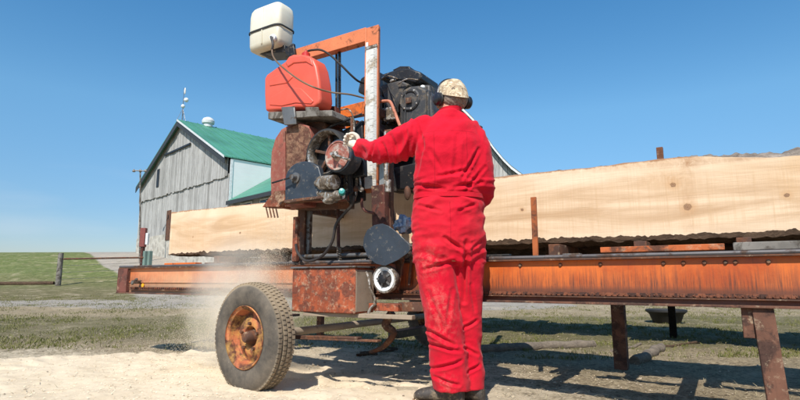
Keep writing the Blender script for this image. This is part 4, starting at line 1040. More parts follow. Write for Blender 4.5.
def board_wall(name, parent, P, w0, w1, zlo, zhi, mat, outward, step=0.26, out=0.0, seed=3):
    rnd = random.Random(seed); mb = MB(); tones = []
    w = w0
    while w < w1-0.02:
        ww = min(step*rnd.uniform(0.8,1.25), w1-w); g_ = 0.018
        a, b = w+g_/2, w+ww-g_/2; o = out + rnd.uniform(0, 0.03); tn = rnd.choice((0,0,0.05,0.15,0.3,0.5))*rnd.random()*1.2
        za0 = zlo(a)+rnd.uniform(-0.03,0.05) if callable(zlo) else zlo; zb0 = za0
        top = lambda q: zhi(q) if callable(zhi) else zhi
        mid = (HW if a < HW < b and callable(zhi) else None)
        n0 = len(mb.v)
        ps = [(a,za0),(b,zb0),(b,top(b))] + ([(mid,top(mid))] if mid else []) + [(a,top(a))]
        pts = [P(q, z) + outward*o for q, z in ps]
        mb.prism(pts, outward*0.025); tones += [tn]*(len(mb.v)-n0); w += ww
    o = mb.build(name, mat, parent, smooth=0)
    ca = o.data.color_attributes.new('tone', 'FLOAT_COLOR', 'POINT'); ca.data.foreach_set('color', [c for t in tones for c in (t,t,t,1)])
    return o
bwm = barnwood('barn boards'); bwm2 = barnwood('dark boards', 0.85)
P = lambda w, z: bp_(w, 0, z)
jog = lambda w: zE - 1.0 
zj = atd(231, 176.5, 24).z
board_wall('upper_boards', barn, P, 0.0, BW, lambda w: zj, lambda w: roofline(w)-0.03, bwm, -L_, out=0.07, seed=5)
board_wall('lower_boards', barn, P, 0.0, BW, lambda w: GB+1.1, zj+0.15, bwm, -L_, out=0.0, seed=9)
# inner solid core so that nothing shows through the gaps
MB().prism([bp_(0.05,0.03,GB-1), bp_(BW-.05,0.03,GB-1), bp_(BW-.05,0.03,zE-0.1), bp_(HW,0.03,zR-0.15), bp_(0.05,0.03,zE-0.1)], L_*(BL-0.06)).build('inner_frame', plain('dark inside', (0.03,0.027,0.025), 0.95), barn, smooth=0)
def stone_mat():
    m, nt, bs = newmat('field stone'); co = coords(nt, world=True); v = N(nt, 'ShaderNodeTexVoronoi'); nt.links.new(co, v.inputs['Vector']); v.inputs['Scale'].default_value = 2.6
    n = noisen(nt, co, 6, 6, 0.7); c = mix(nt, ramp(nt, n, 0.3, 0.7), (0.22,0.20,0.17), (0.48,0.44,0.37)); nt.links.new(mix(nt, ramp(nt, v.outputs['Distance'], 0.3, 0.55, 0, 0.7), c, (0.5,0.47,0.4)), bs.inputs['Base Color'])
    bs.inputs['Roughness'].default_value = 0.95; bump(nt, bs, v.outputs['Distance'], 0.7, -0.1); return m
MB().prism([bp_(-0.02,0,GB-1), bp_(BW+.02,0,GB-1), bp_(BW+.02,0,GB+2.05), bp_(-0.02,0,GB+2.05)], -L_*0.055).build('stone_foundation', stone_mat(), barn, smooth=0)
def metal_roof(name, base):
    m, nt, bs = newmat(name); co = coords(nt, world=True)
    g_ = N(nt, 'ShaderNodeVectorMath', operation='DOT_PRODUCT'); nt.links.new(co, g_.inputs[0]); g_.inputs[1].default_value = L_
    w = mathn(nt, 'FRACT', mathn(nt, 'MULTIPLY', g_.outputs['Value'], 1/0.3)); rb = ramp(nt, mathn(nt,'ABSOLUTE', mathn(nt,'SUBTRACT', w, 0.5)), 0.40, 0.5)
    n = noisen(nt, co, 0.8, 5, 0.6); c = mix(nt, ramp(nt, n, 0.3, 0.7), tuple(x*0.8 for x in base), tuple(x*1.2 for x in base))
    nt.links.new(c, bs.inputs['Base Color']); bs.inputs['Roughness'].default_value = 0.5; bump(nt, bs, rb, 0.8, 0.03); return m
grn = metal_roof('green metal roof', (0.07,0.24,0.16))
OV = 0.35; OE = -0.02
nrm1 = 0.07
def roof_slab(w0, z0, w1, z1, l0, l1, th=0.06):
    return MB().prism([bp_(w0,l0,z0), bp_(w1,l0,z1), bp_(w1,l0,z1+th), bp_(w0,l0,z0+th)], L_*(l1-l0))
sl = (zR-zE)/HW
roof = roof_slab(-OE-0.15, zE-sl*(OE+0.15)+0.03, HW, zR+0.03, -OV, BL+OV).build('roof', grn, barn)
for k in range(1, int(BL/0.55)):
    roof_slab(-OE-0.15, zE-sl*(OE+0.15)+0.092, HW, zR+0.092, k*0.55-OV, k*0.55-OV+0.035, 0.03).build('roof_rib', grn, roof)
roof_slab(HW, zR+0.03, BW+OE, zE-sl*OE+0.03, -OV, BL+OV).build('roof', grn, barn)
wt = plain('white trim', (0.62,0.63,0.62), 0.5)
dk = plain('dark fascia', (0.035,0.037,0.04), 0.6)
MB().prism([bp_(-OE-.15,-OV-0.02,zE-sl*(OE+.15)-0.02), bp_(HW,-OV-0.02,zR-0.02), bp_(HW,-OV-0.02,zR+0.085), bp_(-OE-.15,-OV-0.02,zE-sl*(OE+.15)+0.085)], -L_*0.03).build('rake_trim', wt, barn)
MB().prism([bp_(-OE-.15,-OV+0.02,zE-sl*(OE+.15)-0.30), bp_(HW,-OV+0.02,zR-0.30), bp_(HW,-OV+0.02,zR-0.025), bp_(-OE-.15,-OV+0.02,zE-sl*(OE+.15)-0.025)], -L_*0.03).build('fascia', dk, barn)
MB().prism([bp_(BW+OE,-OV+0.02,zE-sl*OE-0.30), bp_(HW,-OV+0.02,zR-0.30), bp_(HW,-OV+0.02,zR+0.03), bp_(BW+OE,-OV+0.02,zE-sl*OE+0.03)], -L_*0.03).build('fascia', dk, barn)
# soffit strips
MB().prism([bp_(0.1,-OV+0.03,zE-0.10), bp_(HW,-OV+0.03,zR-0.16), bp_(HW,-OV+0.03,zR-0.1), bp_(0.1,-OV+0.03,zE-0.04)], L_*(OV-0.05)).build('soffit', dk, barn)
# hay door track, slot window
a = atd(167,156,29.2); b = atd(194,143,26.9)
def gw(u, v):       # wall plane hit
    d = ray(u, v); k = (A0-CAMP).dot(L_)/d.dot(L_); p = CAMP+d*k; return (p-A0).dot(W_), p.z
(w1_, z1_), (w2_, z2_) = gw(167.5,155.5), gw(193.5,144.5)
zz = (z1_+z2_)/2
MB().prism([bp_(w1_,-0.14,zz-.05), bp_(w2_,-0.14,zz-.05), bp_(w2_,-0.14,zz+.05), bp_(w1_,-0.14,zz+.05)], -L_*0.06).build('door_track', M['black'], barn)
(w1_, z1_), (w2_, z2_) = gw(159.8,170), gw(160.8,187)
MB().prism([bp_(w1_,-0.11,z2_), bp_(w2_,-0.11,z2_), bp_(w2_,-0.11,z1_), bp_(w1_,-0.11,z1_)], -L_*0.04).build('slot_window', M['black'], barn)
(w1_, z1_), (w2_, z2_) = gw(168.5,211), gw(170.5,240)
MB().prism([bp_(w1_,-0.04,z2_), bp_(w2_,-0.04,z2_), bp_(w2_,-0.04,z1_), bp_(w1_,-0.04,z1_)], -L_*0.05).build('door_post', M['brown'], barn)
# white sided long wall
def siding():
    m, nt, bs = newmat('white siding'); co = coords(nt, world=True); sp = N(nt,'ShaderNodeSeparateXYZ'); nt.links.new(co, sp.inputs[0])
    f = mathn(nt, 'FRACT', mathn(nt, 'MULTIPLY', sp.outputs[2], 1/0.2)); n = noisen(nt, co, 1.5, 5, 0.6)
    nt.links.new(mix(nt, ramp(nt, n, 0.3, 0.7), (0.84,0.81,0.79), (0.90,0.87,0.85)), bs.inputs['Base Color']); bs.inputs['Roughness'].default_value = 0.5
    bump(nt, bs, f, 0.8, 0.03); return m
MB().prism([bp_(0.0,0,GB-1), bp_(0,BL,GB-1), bp_(0,BL,zE-0.06), bp_(0,0,zE-0.06)], -W_*0.06).build('white_siding', siding(), barn, smooth=0)
MB().prism([bp_(-0.07,-0.03,GB), bp_(-0.07,0.10,GB), bp_(-0.07,0.10,zE-0.1), bp_(-0.07,-0.03,zE-0.1)], -W_*0.03).build('corner_trim', wt, barn)
# ridge things
rv = bp_(HW, 1.4, zR+0.05)
vent = MB().lathe(rv, (0,0,1), [(0.26,-0.05),(0.26,0.12),(0.34,0.16),(0.36,0.30),(0.28,0.45),(0.12,0.53),(0.001,0.54)], 24).build('roof_vent', wt, barn)
rv = bp_(HW, 7.6, zR+0.05)
MB().lathe(rv, (0,0,1), [(0.26,-0.05),(0.26,0.12),(0.34,0.16),(0.36,0.30),(0.28,0.45),(0.12,0.53),(0.001,0.54)], 24).build('roof_vent', wt, barn)
rb_ = bp_(HW, -0.1, zR+0.05); topp = rb_ + V((0.0,0,1.95))
lr = MB().tube([rb_, topp], [0.025,0.012], 8)
for k in range(3):
    a = 2*math.pi*k/3; lr.tube([rb_+V((0.3*math.cos(a),0.3*math.sin(a),-0.05)), rb_+V((0,0,0.7))], 0.010, 6)
rod = lr.build('lightning_rod', M['steel'], barn)
MB().ell(rb_+V((0,0,0.85)), (0.11,0.11,0.11)).ell(rb_+RT*0.16+V((0,0,1.22)), (0.13,0.13,0.13)).build('glass_balls', M['white'], barn)
MB().ell(rb_+RT*0.06+V((0,0,1.75)), (0.05,0.05,0.2)).bar(rb_+V((0,0,1.22)), rb_+RT*0.16+V((0,0,1.22)),0.02,0.02).build('rod_finial', M['white'], barn)
# lean-to wing
wing = []
zw = atd(231, 200, 23.6).z; rise = 0.64
mbw = MB().prism([bp_(-0.08,-0.12,zw-0.08), bp_(-0.08,3.2,zw+rise*3.2), bp_(-0.08,3.2,zw+rise*3.2+0.06), bp_(-0.08,-0.12,zw-0.02)], -W_*10).build('lean_to_roof', grn, barn)
MB().prism([bp_(-0.08,0.2,GB-1), bp_(-0.08,3.1,GB-1), bp_(-0.08,3.1,zw+rise*3.1-.05), bp_(-0.08,0.2,zw+0.1)], -W_*9.8).build('lean_to_wall', bwm2, barn, smooth=0)
MB().prism([bp_(-0.08,-0.16,zw-0.20), bp_(-0.08,-0.12,zw-0.20), bp_(-0.08,-0.12,zw-0.02), bp_(-0.08,-0.16,zw-0.02)], -W_*10).build('lean_to_fascia', dk, barn)
for k in range(5):
    w0 = -0.9-1.75*k
    fr = MB().prism([bp_(w0,0.19,zw-1.0), bp_(w0-1.05,0.19,zw-1.0), bp_(w0-1.05,0.19,zw-0.18), bp_(w0,0.19,zw-0.18)], -L_*0.05).build('window', wt, barn)
    pm = MB()
    for c in (0, 1): pm.prism([bp_(w0-.08-.46*c,0.135,zw-.92), bp_(w0-.51-.46*c,0.135,zw-.92), bp_(w0-.51-.46*c,0.135,zw-.26), bp_(w0-.08-.46*c,0.135,zw-.26)], -L_*0.012)
    pm.build('pane', plain('window glass', (0.03,0.04,0.06), 0.1, spec=0.8, var=0.3, bmp=0), fr)

# yard light pole and red pump at the barn corner
pl = atd(140.8, 255, 27); plz = hgt(pl.x, pl.y)
yp = thing('yard_light', (pl.x, pl.y, plz), 'thin pole with lamp fixtures standing at the far left corner of the barn', 'light pole')
MB().tube([V((pl.x,pl.y,plz-.2)), atd(140.3,170,27)], [0.055,0.035], 10).build('pole', M['grey'], yp)
h0 = atd(140.3,171,27)
MB().tube([h0+RT*-0.34+V((0,0,0.02)), h0+RT*0.30], 0.03, 8).build('crossarm', M['steel'], yp)
for s_ in (-0.34, 0.0, 0.28):
    MB().lathe(h0+RT*s_+V((0,0,0.02)), (0,0,1), [(0.02,-0.04),(0.07,-0.07),(0.085,-0.02),(0.04,0.05),(0.015,0.08),(0.001,0.08)], 14).build('lamp_head', M['silver'], yp)
rp = atd(142.5, 255, 22); rz = hgt(rp.x, rp.y)
pump = thing('fuel_pump', (rp.x, rp.y, rz), 'old red cabinet with white panel on a post before the barn corner', 'cabinet')
MB().box((rp.x-0.06, rp.y-0.06, rz-.1), (rp.x+0.06, rp.y+0.06, atd(142,247,22).z)).build('post', M['darkred'], pump)
z0, z1 = atd(142,247,22).z, atd(142,228,22).z
def cbx(u0, u1, za, zb, t0, dt):
    a_ = atd(u0,240,t0); b_ = atd(u1,240,t0); a_.z = za; b_.z = za
    return MB().prism([a_, b_, V((b_.x,b_.y,zb)), V((a_.x,a_.y,zb))], FH*dt)
cbx(139.3,144.6,z0,z1,21.9,0.2).build('cabinet', plain('red enamel', (0.20,0.05,0.04), 0.7), pump, bevel=0.02)
cbx(144.7,147.6,z0+0.1,z1-0.22,21.95,0.15).build('white_panel', M['white'], pump, bevel=0.01)

# ------------------------------------------------------------------ second barn behind the man
D2 = 30.0
b2o = atd(450, 176, D2)
b2 = thing('gable_shed', (b2o.x, b2o.y, hgt(b2o.x, b2o.y)), 'grey board building with curved swept roof edge behind the man', 'barn')
prof = [(450,99),(466,113),(474,121),(484,135),(494,149),(503,160),(511,168),(523,177)]
half = [((u-450)/520*D2, atd(u, v, D2).z) for u, v in prof]
full = [(-a, z) for a, z in half[::-1]][:-1] + half
c2 = V((b2o.x, b2o.y, 0))
def s2(a, d, z): return c2 + RT*a + FH*d + V((0,0,z))
wallp = [s2(-half[-1][0]*0.93, 0, 0.5), s2(half[-1][0]*0.93, 0, 0.5)] + [s2(a, 0, z-0.12) for a, z in full[::-1][1:-1]]
MB().prism([s2(a, 0.03, z) for a, z in [(-half[-1][0]*.93,0.5),(half[-1][0]*.93,0.5)]+[(a,z-0.2) for a,z in full[::-1][1:-1]]], FH*12).build('inner_frame', plain('dark inside 2', (0.03,0.027,0.025), 0.95), b2, smooth=0)
def zr2(a):
    a = abs(a)
    for (p_, zp), (q_, zq) in zip(half, half[1:]):
        if p_ <= a <= q_: return zp+(zq-zp)*(a-p_)/(q_-p_)
    return half[-1][1]
board_wall('board_wall', b2, lambda w, z: s2(w, 0, z), -half[-1][0]*0.95, half[-1][0]*0.95, lambda w: 0.6, lambda w: zr2(w)-0.05, bwm, -FH, step=0.24, seed=21)
rf = MB()
for (a, za), (b, zb) in zip(full, full[1:]):
    rf.prism([s2(a,-0.4,za), s2(b,-0.4,zb), s2(b,-0.4,zb+0.07), s2(a,-0.4,za+0.07)], FH*12.8)
rf.build('roof', worn('grey roof', (0.10,0.12,0.11), (0.07,0.07,0.065), 0.3, 2, 0.6, 0.8), b2, smooth=0)
rt2 = MB()
for (a, za), (b, zb) in zip(full, full[1:]):
    rt2.prism([s2(a,-0.44,za-0.16), s2(b,-0.44,zb-0.16), s2(b,-0.44,zb+0.0), s2(a,-0.44,za+0.0)], FH*0.03)
rt2.build('rake_trim', wt, b2, smooth=0)

# ------------------------------------------------------------------ the man in the red coverall
def merge_mesh(mb, vox, smooth_it=4, disp=None):
    me = bpy.data.meshes.new('tmp'); me.from_pydata([tuple(p) for p in mb.v], [], mb.f)
    import bmesh
    bm = bmesh.new(); bm.from_mesh(me); bmesh.ops.recalc_face_normals(bm, faces=bm.faces); bm.to_mesh(me); bm.free()
    o = bpy.data.objects.new('tmp', me); COL.objects.link(o)
    r = o.modifiers.new('r', 'REMESH'); r.mode = 'VOXEL'; r.voxel_size = vox
    if smooth_it: s = o.modifiers.new('s', 'SMOOTH'); s.factor = 0.6; s.iterations = smooth_it
    dg = bpy.context.evaluated_depsgraph_get(); ev = o.evaluated_get(dg)
    m2 = bpy.data.meshes.new_from_object(ev)
    bpy.data.objects.remove(o)
    if disp:
        nr = [v.normal.copy() for v in m2.vertices]
        for v, n_ in zip(m2.vertices, nr): v.co = v.co + n_*disp(v.co, n_)
    out = MB(); out.v = [v.co.copy() for v in m2.vertices]; out.f = [list(p.vertices) for p in m2.polygons]
    return out
PT = 3.04
man = thing('person', (atd(452,398,3.1).x, atd(452,398,3.1).y, 0), 'man seen from behind in red coveralls, tan cap and black ear muffs, one arm reaching', 'person')
def J(u, v, t): return atd(u, v, t)
def ering(u, v, t, hw, dep, e=0.9, n=28, tilt=0.0):
    c = J(u, v, t); out = []
    for j in range(n):
        a = 2*math.pi*j/n; ca, sa = math.cos(a), math.sin(a)
        p = RT*(hw*math.copysign(abs(ca)**e, ca)) + FH*(dep*math.copysign(abs(sa)**e, sa))
        out.append(c + p + V((0,0,tilt*ca*hw)))
    return out
S_ = 1/171.0
tor = [ (450,112,3.03,11,.075),(450,117,3.04,17,.09),(449.5,122,3.04,23,.10),(449,129,3.03,30,.12),(449.5,142,3.02,34,.135),(450,158,3.02,34.5,.14),
        (449,175,3.03,35,.135),(448.5,186,3.03,36.5,.14),(448.5,192,3.04,35.5,.135),(448.5,197,3.04,33.5,.125),(449,204,3.04,36,.14),(448.5,218,3.05,36.8,.148),(448.5,234,3.05,36.8,.15),(448.5,250,3.06,34.5,.14),(448.5,262,3.06,31,.12)]
cv = MB(); cv.rings([ering(u,v,t,h*S_,d) for u,v,t,h,d in tor])
def limb(mb, pts, flat=1.0, k=1.0):
    mb.tube([J(u,v,t) for u,v,t,r in pts], [r*k for u,v,t,r in pts], 20, smooth=4, flat=flat)
ARM_L = [(432,128,3.04,.085),(419,135,3.06,.105),(405,142,3.08,.103),(392,149,3.11,.092),(379,151,3.16,.077),(368,149.5,3.22,.062),(359,148,3.27,.054)]
ARM_R = [(466,128,3.03,.075),(473,139,3.03,.080),(478,154,3.01,.078),(481,170,3.00,.073),(483,184,3.01,.070),(482.5,194,3.07,.064),(478,200,3.18,.057),(474,201,3.28,.054)]
LEG_L = [(431.5,235,3.05,.120),(434,258,3.05,.120),(438,285,3.05,.112),(442,310,3.05,.106),(446,335,3.07,.110),(449,362,3.09,.108),(451,380,3.10,.108),(451.5,390,3.10,.106)]
LEG_R = [(466,235,3.08,.118),(467,258,3.09,.112),(467,285,3.11,.100),(467.5,310,3.12,.088),(468,335,3.14,.080),(470,362,3.15,.078),(471,380,3.16,.080),(471.5,389,3.16,.078)]
limb(cv, ARM_L); limb(cv, ARM_R); limb(cv, LEG_L); limb(cv, LEG_R)
cv.ell(J(423,131,3.06), (.10,.10,.09)); cv.ell(J(469,135,3.04), (.078,.09,.072))
cv.ell(J(437,247,3.02), (.11,.11,.12)); cv.ell(J(463,247,3.03), (.10,.11,.12))
def ridged(p): return 1-abs(noise.noise(p))*2.2
SEGS = []
for (u0, v0, u1, v1, wd, am) in (
    (478,150,461,180,.010,-.013),(484,168,464,193,.010,-.012),(470,171,438,178,.010,-.009),(414,184,444,191,.010,-.011),(454,189,482,183,.010,-.011),(430,152,441,172,.012,-.008),
    (457,138,453,182,.014,-.006),(424,140,416,176,.012,-.010),(466,242,466,302,.013,-.020),(444,238,465,252,.010,-.011),(470,250,484,240,.009,-.010),(418,205,440,212,.009,-.008),(476,204,458,212,.009,-.008),
    (424,270,455,261,.011,-.011),(426,330,455,346,.011,-.013),(430,346,461,352,.010,-.011),(433,372,462,362,.010,-.012),(436,380,460,387,.009,-.011),(428,292,444,330,.012,-.008),(452,290,447,326,.011,-.007),
    (466,330,480,322,.009,-.011),(466,350,481,358,.009,-.011),(470,376,483,369,.009,-.011),(472,285,478,312,.010,-.008),
    (381,139,389,161,.009,-.011),(391,133,399,161,.010,-.012),(405,124,411,158,.011,-.012),(373,139,367,157,.008,-.010),(416,120,424,150,.012,-.010)):
    a_, b_ = atd(u0, v0, 2.95), atd(u1, v1, 2.95); SEGS.append((a_.dot(RT), a_.z, b_.dot(RT), b_.z, wd, am))
R31 = Matrix.Rotation(0.5, 3, 'Y'); R32 = Matrix.Rotation(-0.6, 3, 'Y')
def folds(p, n_):
    q = V((p.dot(RT), p.dot(FH), p.z))
    w_ = noise.noise(q*3.2)*0.5
    if q.z < 0.80:
        k = 1.0 if q.z > 0.35 else 1.5
        a = R31 @ q; b = R32 @ q
        f = ridged(V((a.x*10+w_*2, a.y*6, a.z*3.5+w_)))*0.6 + ridged(V((b.x*5+7, b.y*5, b.z*8+w_)))*0.4
        d = 0.0085*k*(f-0.55)
    elif q.z < 1.28:
        f = ridged(V((q.x*5, q.y*4+w_, q.z*17+w_*3)))*0.7 + ridged(R31 @ V((q.x*7+3, q.y*5, q.z*9)))*0.4
        d = 0.012*(f-0.55)
    else:
        a = R32 @ q
        f = ridged(V((a.x*9+w_*2, a.y*5, a.z*5+w_))) *0.6 + ridged(R31 @ V((q.x*6+w_, q.y*5, q.z*10+3)))*0.5
        d = 0.011*(f-0.5)
    if q.x < J(412,150,3.1).dot(RT) and q.z > 1.2:
        f = ridged(V((q.x*17+w_*3, q.y*5, q.z*9+w_))); d = 0.014*(f-0.5)
    d *= 1.25
    d += 0.0025*noise.noise(q*28)
    if n_.dot(FH) < 0.45:
        for (ax, az, bx, bz, wd, amp) in SEGS:
            ex, ez = bx-ax, bz-az; l2 = ex*ex+ez*ez
            k_ = max(0, min(1, ((q.x-ax)*ex+(q.z-az)*ez)/l2)); dd = math.hypot(q.x-ax-ex*k_, q.z-az-ez*k_)
            if dd < wd*3.5:
                e_ = dd/wd; fall = 0.35+0.65*math.sin(math.pi*min(1, max(0, k_*0.9+0.05)))
                d += amp*fall*(math.exp(-e_*e_) - 0.55*math.exp(-((e_-1.7)**2)*1.6))
    return d
def fabric(name, base, dirt=True):
    m, nt, bs = newmat(name); co = coords(nt, world=True)
    n = noisen(nt, co, 5, 6, 0.6); n2 = noisen(nt, co, 22, 8, 0.8, 0.3)
    c = mix(nt, ramp(nt, n, 0.3, 0.7), tuple(x*0.85 for x in base), tuple(min(1,x*1.1) for x in base))
    if dirt:
        for (u, v, t, r) in ((427,262,2.93,0.12),(440,325,2.93,0.14),(436,300,2.93,0.10),(446,385,2.98,0.07)):
            p = J(u, v, t); vm = N(nt,'ShaderNodeVectorMath',operation='DISTANCE'); nt.links.new(co, vm.inputs[0]); vm.inputs[1].default_value = p
            mk = mathn(nt,'MULTIPLY', ramp(nt, vm.outputs['Value'], r*1.2, r*0.3, 0, 1), ramp(nt, n2, 0.46, 0.72, 0, 0.5))
            c = mix(nt, mk, c, (0.60,0.27,0.20))
    dl_ = N(nt,'ShaderNodeVectorMath',operation='DOT_PRODUCT'); nt.links.new(co, dl_.inputs[0]); dl_.inputs[1].default_value = RT
    sz = N(nt,'ShaderNodeSeparateXYZ'); nt.links.new(co, sz.inputs[0]); lx, lz = dl_.outputs['Value'], sz.outputs[2]
    wv = mathn(nt,'MULTIPLY', mathn(nt,'SUBTRACT', noisen(nt, co, 7, 2), 0.5), 0.02)
    seam = None
    for (u, v0, v1, vert) in ((434,132,192,1),(466,132,192,1),(449.5,202,246,1),(132,424,474,0)):
        if vert: a_, b_ = atd(u, v0, 2.93), atd(u, v1, 2.93); L0 = mathn(nt,'ABSOLUTE', mathn(nt,'SUBTRACT', mathn(nt,'ADD', lx, wv), a_.dot(RT))); lo_, hi_, ot = b_.z, a_.z, lz
        else: a_, b_ = atd(v0, u, 2.93), atd(v1, u, 2.93); L0 = mathn(nt,'ABSOLUTE', mathn(nt,'SUBTRACT', mathn(nt,'ADD', lz, wv), a_.z)); lo_, hi_, ot = a_.dot(RT), b_.dot(RT), lx
        mk = mathn(nt,'MULTIPLY', ramp(nt, L0, 0.0045, 0.001), mathn(nt,'MULTIPLY', mathn(nt,'GREATER_THAN', ot, lo_), mathn(nt,'LESS_THAN', ot, hi_)))
        seam = mk if seam is None else mathn(nt,'MAXIMUM', seam, mk)
    fade = noisen(nt, co, 2.6, 5, 0.65)
    c = mix(nt, ramp(nt, fade, 0.5, 0.75, 0, 0.30), c, (0.66,0.06,0.06))
    c = mix(nt, mathn(nt,'MULTIPLY', seam, 0.35), c, tuple(x*0.35 for x in base))
    bump(nt, bs, seam, -0.8, 0.006)
    nt.links.new(c, bs.inputs['Base Color']); bs.inputs['Roughness'].default_value = 0.85; bs.inputs['Specular IOR Level'].default_value = 0.15
    bs.inputs['Sheen Weight'].default_value = 0.08
    bump(nt, bs, noisen(nt, co, 18, 5, 0.6, 1.0), 0.35, 0.012); bump(nt, bs, noisen(nt, co, 500, 2), 0.12, 0.001)
    return m
redf = fabric('red cotton', (0.58,0.005,0.022))
# continuous body beneath
bd = MB()
bd.rings([ering(u,v,t,h*S_*0.8,d*0.78) for u,v,t,h,d in tor[1:]])
for L in (ARM_L, ARM_R, LEG_L, LEG_R):
    limb(bd, [(u,v,t,r*(0.62 if r > 0.07 else 0.72)) for u,v,t,r in L])
limb(bd, [(450,118,3.04,.062),(451,112,3.05,.062),(452,104,3.06,.064)])
HC = J(453,99,3.06)                               # head centre
face = (FH + RT*-0.35 + V((0,0,-0.22))).normalized(); fs_ = face.cross(V((0,0,1))).normalized(); fu = fs_.cross(face).normalized()
HM = Matrix((fs_, face, fu)).transposed()
def hp(x, y, z): return HC + fs_*x + face*y + fu*z
bd.ell(hp(0,-0.005,0.012), (.075,.094,.092), HM, 24, 18)
bd.ell(hp(0,.045,-.055), (.052,.052,.062), HM, 20, 14)
bd.ell(hp(0,.102,-.018), (.012,.018,.024), HM); bd.ell(hp(0,.098,-.062), (.024,.010,.008), HM)
for s in (-1,1):
    bd.ell(hp(s*.078,.0,-.008), (.010,.018,.030), HM); bd.ell(hp(s*.03,.088,.0), (.018,.010,.010), HM)
# hands of the body (inside gloves)
def hand(mb, wrist, mid, spread, normal, k=1.0, curl=1.0):
    """palm from the wrist to the knuckles, four fingers bent over, thumb from the side"""
    d = (mid-wrist).normalized(); sd = spread.normalized(); nn = normal.normalized()
    mb.tube([wrist-d*0.03, wrist, wrist+d*0.03, wrist+d*0.07, wrist+d*0.095], [.028*k,.027*k,.034*k,.040*k,.032*k], 14, smooth=3, flat=0.62)
    for i, (off, L, r) in enumerate(((-.030,.072,.0105),(-.010,.080,.011),(.011,.075,.0105),(.030,.060,.0095))):
        b = wrist + d*0.085 + sd*off; a = b + d*L*0.38 + nn*0.010*curl; c = a + nn*L*0.34*curl + d*L*0.16; e = c + nn*L*0.16*curl - d*L*0.26*curl
        mb.tube([b-d*.02, b, a, c, e], [r*k*1.1, r*k*1.1, r*k, r*k*.95, r*k*.8], 10, smooth=3)
    b = wrist + d*0.03 - sd*0.026; mb.tube([b, b - sd*.026 + d*.022 + nn*.012*curl, b - sd*.028 + d*.052 + nn*.03*curl, b - sd*.012 + d*.068 + nn*.044*curl], [.016*k,.0145*k,.0125*k,.010*k], 10, smooth=3)
wl_ = J(360,147,3.27); dl = (RT*-0.62 + FH*0.55 + V((0,0,0.55))).normalized()
hand(bd, wl_, wl_+dl*0.1, V((0,0,-1)).cross(dl).cross(dl)*-1, dl.cross(V((0,0,1)).cross(dl).cross(dl)), 0.82)
wr_ = J(474,201,3.28); dr = (RT*-0.5 + FH*0.85 + V((0,0,-0.05))).normalized()
hand(bd, wr_, wr_+dr*0.1, V((0,0,1)), RT*-1, 0.82)
skin = plain('skin', (0.50,0.25,0.17), 0.55, var=0.12)
body = merge_mesh(bd, 0.006, 3).build('body', skin, man, smooth=180)
merge_mesh(cv, 0.0070, 5, folds).build('coverall', redf, body, smooth=180)
# collar, waist seam, yoke seam
cr = MB(); cr.rings([ering(450.5,113.5,3.04,.062,.074), ering(450.5,111.0,3.045,.067,.078,tilt=.05), ering(450.5,109.8,3.045,.070,.080,tilt=.05), ering(450.5,110.2,3.045,.060,.070,tilt=.05), ering(450.5,113,3.04,.054,.066)], caps=False)
cr.build('collar', redf, body, smooth=60)
sm_ = MB(); sm_.rings([ering(448.5,195,3.04,34.7*S_,.1325), ering(448.5,195.3,3.04,35.6*S_,.137), ering(448.5,199.5,3.04,35.6*S_,.137), ering(448.5,199.8,3.04,34.7*S_,.1325)], caps=False)
sm_.build('waistband', redf, body, smooth=60)
def cuff(pts, r, w, name='cuff'):
    a, b = pts; d = (b-a).normalized(); u = d.orthogonal().normalized(); w_ = d.cross(u)
    m_ = MB(); m_.lathe(a, d, [(r*0.93,-0.002),(r*1.02,0),(r*1.04,w*0.5),(r*1.02,w),(r*0.86,w+0.002),(r*.84,w*0.4)], 28); return m_.build(name, redf, body, smooth=60)
cuff((J(364,148.5,3.24), J(359,148,3.27)), .056, .035)
# gloves
def glove(w, d, spread, normal, mat):
    g_ = MB(); hand(g_, w, w+d*0.1, spread, normal, 1.0); g_.tube([w-d*0.05, w-d*0.02, w+d*0.02], [.038,.037,.034], 14, flat=0.8)
    return merge_mesh(g_, 0.003, 2).build('glove', mat, body, smooth=180)
sdl = V((0,0,-1)).cross(dl).cross(dl)*-1
glove(wl_, dl, sdl, dl.cross(sdl), plain('pale glove', (0.66,0.58,0.47), 0.9, var=0.2, scale=30))
glove(wr_, dr, V((0,0,1)), RT*-1, plain('pale glove 2', (0.60,0.54,0.45), 0.9, var=0.2, scale=30))
# hair
hr = MB(); hr.ell(hp(0,-.026,-.018), (.078,.076,.072), HM, 24, 16); hr.ell(hp(0,-.040,-.058), (.056,.040,.030), HM, 20, 12)
def hd_(p, n_): return 0.004*noise.noise(V((p.dot(RT)*120, p.dot(FH)*120, p.z*30))) 
merge_mesh(hr, 0.004, 2, hd_).build('hair', plain('grey brown hair', (0.22,0.165,0.125), 0.8, var=0.5, scale=60, bmp=0.5), body, smooth=180)
